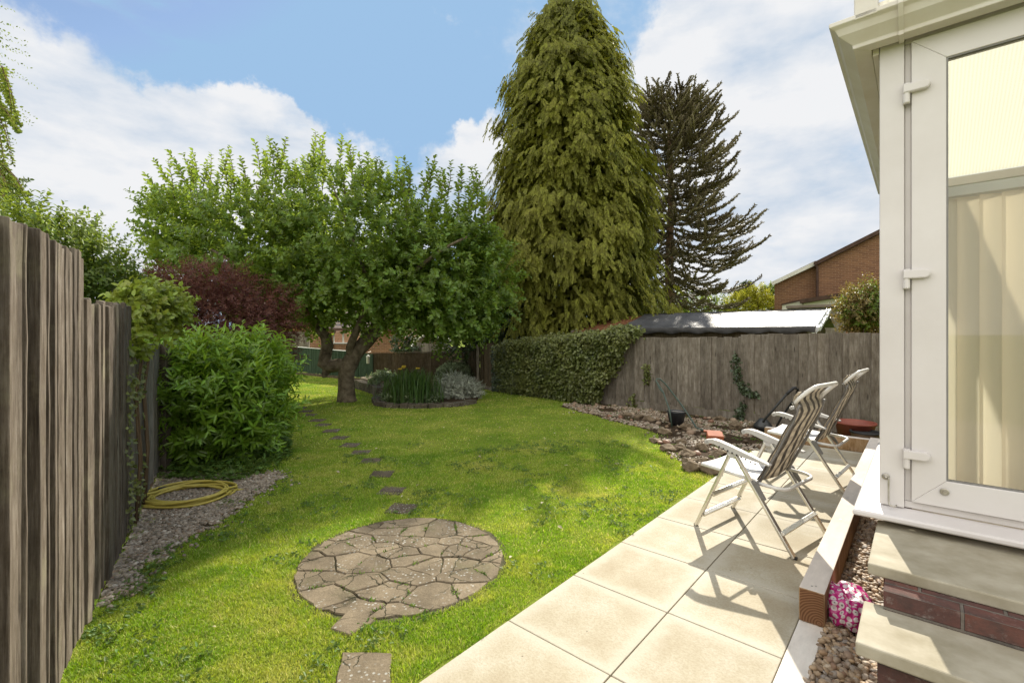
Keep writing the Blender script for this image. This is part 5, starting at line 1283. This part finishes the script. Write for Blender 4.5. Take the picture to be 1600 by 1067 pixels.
# hedge trees and yellow shrub beyond the shed
def far_bush(name, label, pxs, d_, mat, n, ls, catg='tree', **kw):
    bl = []
    for (x, y, r) in pxs:
        q = P(x,y,d_); bl.append(((q.x,q.y+random.uniform(-.4,.4),q.z),(r*d_/F,r*d_/F,r*d_/F),r*r))
    return bush(name, label, catg, bl, mat, n, ls, .5, sh=.35, nl=10, partname='crown', **kw)
far_bush('golden_shrub', 'bright yellow shrub right of the monkey puzzle, beyond the shed roof', [(1178,472,22),(1160,478,18),(1200,480,18),(1185,462,12),(1215,484,12)], 22., M['yellow_leaf'], 600, .13, 'shrub')
far_bush('distant_tree', 'small dark round tree on the skyline above the yellow shrub', [(1163,455,11),(1172,460,9),(1155,462,8)], 45., M['dark_leaf'], 300, .25)
far_bush('distant_tree', 'pale green tree touching the left edge of the brick house', [(1203,462,11),(1195,470,9)], 30., M['bush_leaf'], 300, .18)
far_bush('hedge', 'backlit yellow green hedge glimpsed behind the monkey puzzle trunk', [(1010,485,28),(1050,478,26),(1085,484,26),(1120,488,24),(985,490,26),(1145,494,16)], 24., M['bush_leaf'], 1100, .15, 'hedge')
far_bush('hedge', 'tall green hedge behind the bungalow seen through the apple tree', [(430,470,40),(480,455,45),(540,450,45),(600,455,45),(660,460,42),(715,470,42),(400,490,36),(690,505,30),(450,510,40),(520,500,45),(590,500,45),(660,505,40)], 34., M['bush_leaf'], 4200, .36, 'hedge')
far_bush('garden_shrub', 'green and reddish shrub above the board fence next to the conservatory post', [(1345,485,30),(1365,470,24),(1330,495,20),(1360,505,22),(1385,490,34)], 9.6, M['red_green'], 800, .075, 'shrub')
q = P(1352,478,9.4); bush('garden_shrub', 'bright green leafy shrub against the lower brick roof', 'shrub', [((q.x,q.y,q.z-.1),(.3,.3,.3),1),((q.x+.25,q.y,q.z+.15),(.25,.3,.25),.6)], M['bush_leaf'], 220, .075, .6, sh=.25, nl=9)

# ivy over the board fence
def ivy_mass():
    e = empty('ivy', (on_fence(880).x, on_fence(880).y, 0), 'thick variegated ivy covering the fence between conifer and grey boards', 'ivy')
    a, b = on_fence(782), on_fence(990); L = (b-a).length; nrm = Vector((fdir.y,-fdir.x)); nrm = -nrm if nrm.y > 0 else nrm
    ivt = lambda f: 1.14+.42*np.minimum(f,1)**1.1+np.array([mnoise.fractal(Vector((x*9,.7,2)),1,2,3)*.10 for x in f])
    n_ = 15000; f = rng.uniform(0,1,n_); top = ivt(f)
    z = rng.uniform(0,1,n_)**.85*top
    # right hand edge runs diagonally
    keep = f < (.80+.22*(z/1.4)**1.3); f, z, top = f[keep], z[keep], top[keep]; n_ = len(f)
    bul = np.array([mnoise.fractal(Vector((x*6, y*2.2, 1.7)), 1, 2, 3) for x, y in zip(f, z)])
    th = (.16+.22*np.sin(np.clip(f,0,1)*2.6)+.16*bul)*np.clip(.55+z/1.3,.5,1.15); dep = th*rng.uniform(.35,1.0,n_)
    C = np.stack([a.x+fdir.x*f*L+nrm.x*dep, a.y+fdir.y*f*L+nrm.y*dep, z+.04*bul], 1)
    cap_n = 2600; f2 = rng.uniform(0,1.02,cap_n); C2 = np.stack([a.x+fdir.x*f2*L+nrm.x*rng.uniform(-.25,.3,cap_n), a.y+fdir.y*f2*L+nrm.y*rng.uniform(-.25,.3,cap_n), ivt(f2)+rng.uniform(-.14,.08,cap_n)], 1)
    C = np.concatenate([C,C2]); n_ = len(C)
    C = np.repeat(C,3,0)+rng.normal(0,.035,(n_*3,3)); C[:,2] = np.maximum(C[:,2],.02); n_ *= 3
    nn = np.array([nrm.x,nrm.y,.55]); A = norm(rvec(n_)*.8+np.array([nrm.x*.3,nrm.y*.3,-.6])); Nn = norm(rvec(n_)*.55+nn)
    leaves('foliage', C, A, Nn, rng.uniform(.045,.08,n_), rng.uniform(.038,.066,n_), M['ivy_leaf'], e)
    mb = MB()
    for i in range(14):
        f_ = random.uniform(.05,.85); p = a+fdir*(f_*L)+nrm*.03; mb.tube([(p.x,p.y,0),(p.x+.03,p.y,.5),(p.x-.03,p.y,.85),(p.x,p.y,1.05)], .009, 5)
    mb.build('stem', M['twig'], e, smooth=True)
    # paler dark ivy curtain near the corner
    e2 = empty('ivy', (on_fence(800).x, on_fence(800).y, 0), 'dark hanging ivy curtain on the fence, left of the thick ivy', 'ivy')
    a2, b2_ = on_fence(774), on_fence(830); n_ = 5200; f = rng.uniform(0,1,n_); z = rng.uniform(.02,1.18,n_)
    L2 = (b2_-a2).length; dep = rng.uniform(.03,.14,n_); C = np.stack([a2.x+fdir.x*f*L2+nrm.x*dep, a2.y+fdir.y*f*L2+nrm.y*dep, z], 1)
    leaves('foliage', C, norm(rvec(n_)*.7+np.array([0,0,-.7])), norm(rvec(n_)*.5+nn), rng.uniform(.05,.085,n_), rng.uniform(.04,.07,n_), M['ivy_dark'], e2)
    # creeping strands on the boards
    for (path, lb, cnt, mt) in (([(1152,553),(1153,575),(1156,595),(1163,606),(1172,614),(1182,616)], 'ivy strand hanging down the board fence behind the near chair', 380, 'ivy_dark'),
                            ([(1012,570),(1013,585),(1014,600)], 'short leafy ivy sprig on the fence above the green tubular handle', 120, 'ivy_leaf'),
                            ([(995,640),(990,628),(991,618)], 'small upright weed at the fence foot, right of the thick ivy', 90, 'ivy_leaf'),
                            ([(1160,662),(1158,645),(1163,632)], 'grey green creeper climbing from the foot of the fence behind the pot', 160, 'ivy_dark')):
        pts_ = []
        for (x, y) in path:
            q = on_fence(x); q = q+nrm*.03; pts_.append(P(x,y,q.y))
        e3 = empty('ivy', (pts_[0].x,pts_[0].y,0), lb, 'ivy'); 
        mb = MB(); mb.tube(pts_, .005, 5); mb.build('stem', M['twig'], e3)
        t = rng.uniform(0,len(pts_)-1.001,cnt); i = t.astype(int); f = (t-i)[:,None]; PA = arr(*pts_)
        C = PA[i]*(1-f)+PA[i+1]*f+rng.normal(0,.045,(cnt,3))*np.array([1,.35,.7]); C[:,2] = np.maximum(C[:,2],.02)
        leaves('foliage', C, norm(rvec(cnt)*.8+np.array([0,0,-.4])), norm(rvec(cnt)*.5+nn), rng.uniform(.04,.07,cnt), rng.uniform(.03,.055,cnt), M[mt], e3)
ivy_mass()

# ------------------------------------------------------------------ pond bed
bE = empty('raised_bed', (G(660,620)[0],G(660,620)[1],0), 'low curved stone edging of the planted bed beside the apple tree', 'flower bed')
mb = MB(); pts_ = [Vector(p[:2]) for p in bed_poly]
mb.poly(pts_, -.02, .05); mb.build('bed_soil', M['soil'], bE)
mb = MB()
path = [(626,604),(640,600),(648,604),(604,604),(590,602),(576,600),(566,605),(577,612),(590,617),(594,622),(586,628),(592,635),(620,637.5),(668,637.5)]
M['edging'] = mat_crazy('mossy_edging_stone', (.12,.10,.07))
edge = [(556,606),(572,611),(586,616),(592,621),(586,628),(591,634.5),(606,637),(625,638),(648,638),(668,638),(690,637),(715,635),(740,631)]
for i in range(len(edge)-1):
    a, b = G(*edge[i]), G(*edge[i+1]); m_ = max(2,int((b-a).length/.16))
    for k_ in range(m_):
        p0, p1 = a.lerp(b,k_/m_), a.lerp(b,(k_+.96)/m_); h = (.24 if i < 3 else .10)+random.uniform(-.01,.01)
        mb.bar(p0+Vector((0,.08,h/2-.02)), p1+Vector((0,.08,h/2-.02)), .2, h)
mb.build('edging_stone', M['edging'], bE, bevel=.01)
mb = MB(); deck = [G(560,604)+Vector((0,.12,0)),G(575,609)+Vector((0,.15,0)),G(590,615)+Vector((0,.15,0)),G(597,621)+Vector((0,.1,0)),G(620,612),G(640,600),G(610,597),G(585,597)]
mb.poly([p[:2] for p in deck], .05, .245); mb.build('coping_slab', M['crazy'], bE)
def blades(name, label, catg, px, d_, rx, ry, n_, h, mat, flowers=0):
    c = P(px[0],px[1],d_); e = empty(name, (c.x,c.y,0), label, catg)
    p = np.stack([c.x+rx*rng.normal(0,.45,n_), c.y+ry*rng.normal(0,.45,n_)],1); a = rng.uniform(0,6.283,n_); hh = h*rng.uniform(.6,1.1,n_); ln_ = hh*rng.uniform(.05,.45,n_)
    w = rng.uniform(.012,.024,n_); s = np.stack([np.cos(a+1.57)*w/2, np.sin(a+1.57)*w/2, 0*w],1); b = np.stack([p[:,0],p[:,1],0*w+.04],1); o = np.stack([np.cos(a),np.sin(a),0*a],1)
    rowsV = []
    for f, wf in ((0,1),(.35,1),(.65,.85),(.88,.5),(1.0,.05)):
        q = b+o*(ln_*f**2.2)[:,None]+np.array([0,0,1])*(hh*(f-.12*f**4))[:,None]; rowsV += [q-s*wf, q+s*wf]
    V = np.stack(rowsV,1).reshape(-1,3); i = np.arange(n_)[:,None]*10; Fq = np.concatenate([i+np.array([[2*k_,2*k_+1,2*k_+3,2*k_+2]]) for k_ in range(4)])
    np_mesh('leaf_blades', V, Fq, mat, e)
    for k_ in range(flowers):
        mb = MB(); x = c.x+rx*random.uniform(-.8,.6); y = c.y-ry*.3; z = h*random.uniform(.9,1.0)+.04
        for j in range(6):
            an = j*1.05; mb.tube([(x,y,z),(x+.03*math.cos(an),y+.03*math.sin(an),z+.03),(x+.05*math.cos(an),y+.05*math.sin(an),z+.01)], [.004,.011,.003], 6)
        mb.build('flower', M['flower_yellow'], e, smooth=True)
    return e
blades('iris_clump', 'tall clump of dark green iris leaves with yellow flowers in the raised bed', 'plant', (643,618), 9.9, .50, .42, 800, .76, M['iris_leaf'], 4)
q = G(712,626); bush('silver_shrub', 'low silvery grey shrub at the right end of the raised bed', 'shrub', [((q.x,q.y+.3,.2),(.42,.4,.26),1),((q.x+.25,q.y+.35,.16),(.32,.35,.22),.6),((q.x-.1,q.y+.35,.32),(.3,.3,.2),.5)], M['silver_leaf'], 900, .05, .3, sh=.16, nl=14, up=.6, stem=False)
q = G(708,606); bush('variegated_shrub', 'rounded variegated shrub behind the silver shrub', 'shrub', [((q.x,q.y+.3,.30),(.46,.45,.34),1)], M['varieg_leaf'], 700, .06, .5, sh=.12, nl=9, up=.3, inner=.6)
q = G(600,612); bush('bergenia', 'broad leaved low plant at the left end of the raised bed', 'plant', [((q.x,q.y,.22),(.3,.3,.16),1),((q.x-.2,q.y+.7,.26),(.4,.4,.14),1)], M['varieg_leaf'], 150, .11, .7, sh=.14, nl=7, up=.6, stem=False)
p = fill([G(586,630),G(600,635),G(670,636),G(690,634),G(690,626),G(610,622)], 900); n = len(p); C = np.repeat(np.concatenate([p,rng.uniform(.08,.20,(n,1))],1),4,0)+rng.normal(0,.02,(n*4,3)); n *= 4
tag(leaves('creeping_plants', C, norm(rvec(n)*np.array([1,1,.4])+np.array([0,0,.3])), norm(rvec(n)*.5+np.array([0,0,1])), rng.uniform(.03,.055,n), rng.uniform(.02,.04,n), M['varieg_leaf']), 'creeping pale leaves along the front edge of the raised bed', 'ground cover', kind='stuff')

# ------------------------------------------------------------------ neighbouring buildings
def quadstrip(mb, pts4, th):     # a flat sheet with thickness
    v = [Vector(p) for p in pts4]; n_ = (v[1]-v[0]).cross(v[3]-v[0]).normalized()*th
    mb.add(v+[p-n_ for p in v], [(0,1,2,3),(7,6,5,4)]+[(i,(i+1)%4,4+(i+1)%4,4+i) for i in range(4)])
# shed with tarpaulin roof
SHs, SHr, SHb, ST0, ST1, EZ, RG = 10.0, 11.3, 12.6, -5.35, -1.43, 1.62, 1.98
shE = empty('garden_shed', ST(SHr,(ST0+ST1)/2,0), 'low wooden shed with a grey tarpaulin over its roof, behind the board fence', 'shed')
mb = MB()
mb.st(SHs+.15, SHs+.19, ST0-.3, ST1-.15, -.05, EZ-.03); mb.st(SHb-.19, SHb-.15, ST0-.3, ST1-.15, -.05, EZ-.03)
for t_ in (ST0-.3, ST1-.19):
    pr = [(SHs+.19,-.05),(SHb-.19,-.05),(SHb-.19,EZ-.03),(SHr,RG-.06),(SHs+.19,EZ-.03)]
    v = [ST(a,t_,b) for a,b in pr]+[ST(a,t_+.04,b) for a,b in pr]; mb.add(v, [(4,3,2,1,0),(5,6,7,8,9)]+[(i,(i+1)%5,5+(i+1)%5,5+i) for i in range(5)])
mb.build('wall', M['brown_fence'], shE)
V = []; nr, ncn = 15, 60
for i in range(nr):
    f = i/(nr-1)
    for j in range(ncn):
        g_ = j/(ncn-1); t_ = ST0+(ST1-ST0)*g_; s_ = SHs+(SHr-SHs)*f; w = mnoise.fractal(Vector((s_*1.4,t_*2.2,2)),1,2,4)*.022
        V.append(tuple(ST(s_, t_, EZ+(RG-EZ)*f+w*(1 if 0<f<1 else .4))))
tf = [(i*ncn+j,i*ncn+j+1,(i+1)*ncn+j+1,(i+1)*ncn+j) for i in range(nr-1) for j in range(ncn-1)]
mb = MB(); mb.add(V, tf); mb.add([tuple(Vector(p)-Vector((0,0,.02))) for p in V], [q[::-1] for q in tf])
v = [ST(SHr,ST0,RG),ST(SHr,ST1,RG),ST(SHb,ST1,EZ),ST(SHb,ST0,EZ)]; quadstrip(mb, v[::-1], .02); mb.build('tarpaulin', M['tarp'], shE, smooth=True)
mb = MB(); V = []
for j in range(50):
    t_ = ST0+.0+(ST1-ST0)*j/49; z = .115+.02*math.sin(j*.9); o_ = .012*math.sin(j*1.7)
    V += [tuple(ST(SHs-.004,t_,EZ+.0)), tuple(ST(SHs-.03+o_,t_,EZ-z*.5)), tuple(ST(SHs-.015-o_,t_,EZ-z))]
mb.add(V, [(3*j+k_,3*j+3+k_,3*j+4+k_,3*j+1+k_) for j in range(49) for k_ in range(2)]); mb.build('tarpaulin_skirt', M['tarp_dark'], shE, smooth=True)
mb = MB(); quadstrip(mb, [ST(SHs-.02,ST1+.03,EZ-.13),ST(SHr,ST1+.03,RG-.12),ST(SHr,ST1+.03,RG+.02),ST(SHs-.02,ST1+.03,EZ+.01)], .02); 
for k_ in range(7): f = k_/6; c = ST(SHs+(SHr-SHs)*f, ST1+.05, EZ+(RG-EZ)*f-.05+random.uniform(-.03,.02)); mb.box(c, (.12,.05,.08), (Vector((random.uniform(.5,1),.6,.4)).normalized(), Vector((-.6,.7,.2)).normalized(), Vector((0,-.3,.9)).normalized()))
mb.build('tarpaulin_fold', M['tarp_silver'], shE, bevel=.008)
mb = MB(); quadstrip(mb, [ST(SHs-.05,ST0-1.3,EZ-.09),ST(SHs-.05,ST0+.02,EZ-.02),ST(SHr,ST0+.02,RG-.03),ST(SHr,ST0-1.3,RG-.04)], .03); quadstrip(mb, [ST(SHb,ST0-1.3,EZ-.06),ST(SHr,ST0-1.3,RG-.04),ST(SHr,ST0+.02,RG-.03),ST(SHb,ST0+.02,EZ-.03)], .03)
mb.build('felt_roof', M['moss_roof'], shE)
mb = MB(); mb.bar(ST(SHs-.06,ST0-1.32,EZ-.11), ST(SHr,ST0-1.32,RG-.05), .03, .09); mb.build('barge_board', M['board_fence'], shE)
mb = MB(); c = ST(SHr-.55,ST1-.14,1.55); mb.box(c, (.28,.02,.2), (Vector((UX,UY,0)),Vector((UY,-UX,0)),Vector((0,0,1)))); mb.build('window', M['white_wall'], shE)

# brick house on the right
def wallpoly(mb, pts2, s, th=.25):
    v = [SP(x,y,s) for x,y in pts2]; v = [Vector((p.x,p.y,p.z)) for p in v]; n_ = len(v); w = [p+ST(th,0,0) for p in v]
    mb.add(v+w, [tuple(range(n_)), tuple(range(n_,2*n_))[::-1]]+[(i,(i+1)%n_,n_+(i+1)%n_,n_+i) for i in range(n_)])
hE = empty('brick_house', SP(1320,522,24.), 'brown brick gabled house rising beyond the shed at right', 'house'); hE.location.z = 0
mb = MB(); wallpoly(mb, [(1210,600),(1276,600),(1276,411),(1210,443)], 24.3, 8); wallpoly(mb, [(1275,600),(1520,600),(1520,312),(1420,338),(1275,412)], 24., 8); mb.build('wall', M['brick_far'], hE)
def verge(mb, a, b, s0, s1, th, drop):
    p0, p1 = SP(*a, s0), SP(*b, s0); q = [p0, p1, p1+ST(s1-s0,0,0), p0+ST(s1-s0,0,0)]; quadstrip(mb, q, th)
mb = MB(); verge(mb, (1205,441), (1274,407.5), 24.05, 32, .09, 0); mb.build('roof', M['tile'], hE)
mb = MB(); mb.bar(SP(1206,443.5,24.0), SP(1274,411.5,24.0), .06, .16); mb.build('barge_board', M['white_wall'], hE)
mb = MB(); verge(mb, (1271,410), (1424,333), 23.75, 32, .14, 0); verge(mb, (1424,333), (1530,305), 23.75, 32, .14, 0); mb.build('roof', M['tile'], hE)
mb = MB(); mb.bar(SP(1272,413.5,23.8), SP(1424,337,23.8), .08, .14); mb.build('barge_board', M['tile'], hE)
mb = MB(); mb.tube([SP(1274,415,23.85), SP(1277,418,23.85), SP(1277,470,23.85)], .05, 8); mb.build('downpipe', M['tile'], hE)
mb = MB(); wallpoly(mb, [(1316,600),(1500,600),(1500,412),(1375,440),(1316,461)], 22.6, 1.3); mb.build('wall', M['brick_far'], hE)
mb = MB(); wallpoly(mb, [(1256,600),(1315,600),(1315,461),(1256,474)], 22.65, 1.3); mb.build('white_panel', M['white_wall'], hE)
mb = MB(); wallpoly(mb, [(1222,600),(1256,600),(1256,468),(1222,475)], 23.0, .9); mb.build('white_panel', M['white_wall'], hE)
mb = MB()
for a, b in (((1249,468),(1312,458)),((1312,458),(1345,449)),((1345,449),(1376,437)),((1376,437),(1500,400))): verge(mb, a, b, 22.3, 24., .16, 0)
mb.build('lower_roof', M['tile'], hE)
mb = MB(); mb.bar(SP(1221,476,22.9), SP(1256,468,22.9), .05, .07); mb.build('lower_barge_board', M['tile'], hE)
wE = empty('garden_wall', SP(1270,485,17.), 'dark coping topped garden wall in front of the brick house', 'wall'); wE.location.z = 0
mb = MB(); a, b = SP(1230,482,17.), SP(1320,479,17.); v = [Vector((a.x,a.y,-.05)),Vector((b.x,b.y,-.05)),b,a]; quadstrip(mb, v, .2); mb.build('wall', M['board_fence'], wE)
mb = MB(); mb.bar(a+Vector((0,0,.04)), b+Vector((0,0,.04)), .3, .08); mb.build('coping', M['tile_far'], wE)
# bungalow at the far end
def facade(mb, x0, x1, y0, z0, d_, th=.2):
    a, b = P(x0,y0,d_), P(x1,y0,d_); mb.box(((a.x+b.x)/2, d_+th/2, (z0+a.z)/2), (b.x-a.x, th, a.z-z0))
uE = empty('brick_bungalow', (P(560,522,22)[0],22,0), 'red brick bungalow with pale tiled roof behind the green fence', 'house')
mb = MB(); facade(mb, 583, 624, 513, -.05, 22., 4); facade(mb, 482, 520, 512, -.05, 22., 4); facade(mb, 520, 583, 536, -.05, 22.1, 3.9); mb.build('wall', M['brick_far'], uE)
mb = MB(); facade(mb, 445, 482, 500, 1.0, 22.05, 3); mb.build('timber_panel', M['rust_wood'], uE)
mb = MB(); mb.box((P(552,0,22.1)[0],22.12,1.55), (1.85,.04,.75)); o = mb.build('window', M['glass'], uE)
mb = MB()
for x in (521,536,552,567,583): q = P(x,524,22.05); mb.box((q.x,22.08,q.z), (.06,.08,.8))
for z_ in (-.36,.36): mb.box((P(552,524,22.05)[0],22.075,P(552,524,22.05)[2]+z_), (1.9,.06,.06))
mb.build('window_frame', M['upvc'], uE)
mb = MB(); a, b = P(505,514,21.7), P(628,514,21.7); c_, d_ = a+Vector((1.2,3,1.7)), b+Vector((-.9,3,1.7)); 
for k_ in range(9):
    f0, f1 = k_/9, (k_+1.06)/9; quadstrip(mb, [a.lerp(c_,f0)+Vector((0,0,.05)), b.lerp(d_,f0)+Vector((0,0,.05)), b.lerp(d_,f1), a.lerp(c_,f1)], .03)
mb.build('roof', M['tile_far'], uE)
mb = MB(); mb.bar(P(505,515,21.68), P(628,515,21.68), .1, .1); mb.build('gutter', M['tile'], uE)
mb = MB(); q = P(597,519,21.95); mb.box(q, (.10,.08,.18)); mb.build('wall_light', M['white_wall'], uE, bevel=.01)
gE = empty('wooden_gate', (P(465,530,20)[0],20,0), 'grey boarded gate left of the bungalow, above the green fence', 'gate')
mb = MB(); fence_run(mb, P(448,0,20).xy, P(480,0,20).xy, -.02, 1.58, .1, .02, 0); mb.build('board_panel', M['board_fence'], gE)
mb = MB(); q = P(481.5,0,20); post(mb, q, -.05, 1.62, .1); mb.build('post', M['board_fence'], gE); mb = MB(); mb.bar(P(448,520,19.95), P(480,519,19.95), .03, .08); mb.build('rail', M['board_fence'], gE)
oE = empty('rear_fence', (P(680,530,18)[0],18,0), 'grey board fence beyond the brown corner fence, under the small shed', 'fence')
mb = MB(); fence_run(mb, P(640,0,18).xy, P(712,0,17).xy, -.02, (1.2,1.02), .12, .018, 0, jitz=.004); mb.build('board_panel', M['board_fence'], oE)
q = P(632,530,18.2); bush('ivy', 'ivy clump on the rear fence beside the bungalow wall', 'ivy', [((q.x,q.y-.3,q.z-.2),(.4,.3,.5),1),((q.x+.35,q.y-.3,q.z-.4),(.35,.3,.4),.6)], M['ivy_dark'], 260, .09, .8, sh=.15, nl=8, stem=False)
tE = empty('small_shed', (P(668,530,21)[0],21,0), 'small gabled shed with pale slatted roof beyond the rear fence', 'shed')
mb = MB(); pr = [(648,560),(690,560),(690,534),(672,521),(652,533)]; v = [P(x,y,21) for x,y in pr]; mb.add(v+[p+Vector((0,1.8,0)) for p in v], [(0,1,2,3,4),(9,8,7,6,5)]+[(i,(i+1)%5,5+(i+1)%5,5+i) for i in range(5)]); mb.build('wall', M['brown_fence'], tE)
mb = MB()
for k_ in range(6):
    f = k_/6; a = P(645,533,20.9).lerp(P(668,519,20.9), f); b = P(645,533,20.9).lerp(P(668,519,20.9), f+.13); quadstrip(mb, [a, b, b+Vector((.4,2,.1)), a+Vector((.4,2,.1))], .03)
quadstrip(mb, [P(668,519,20.9),P(694,535,20.9),P(694,535,20.9)+Vector((.4,2,.1)),P(668,519,20.9)+Vector((.4,2,.1))], .03)
mb.build('roof', M['white_wall'], tE)
# white washing basket-like bird feeder hanging on the green fence
q = P(575,563,G(575,596)[1]-.35); bfE2 = empty('bird_feeder', (q.x,q.y,q.z-.1), 'small white bird feeder hung on the green fence right of the trunk', 'bird feeder')
mb = MB(); mb.lathe((q.x,q.y,q.z-.1), [(.04,0),(.05,.02),(.05,.2),(.065,.22),(.01,.27)], 14); mb.build('tube', M['white_wall'], bfE2, smooth=True)
mb = MB(); mb.tube([(q.x,q.y,q.z+.16),(q.x,q.y,q.z+.25),(q.x,q.y+.28,q.z+.26)], .006, 6); mb.build('hanger', M['steel'], bfE2)
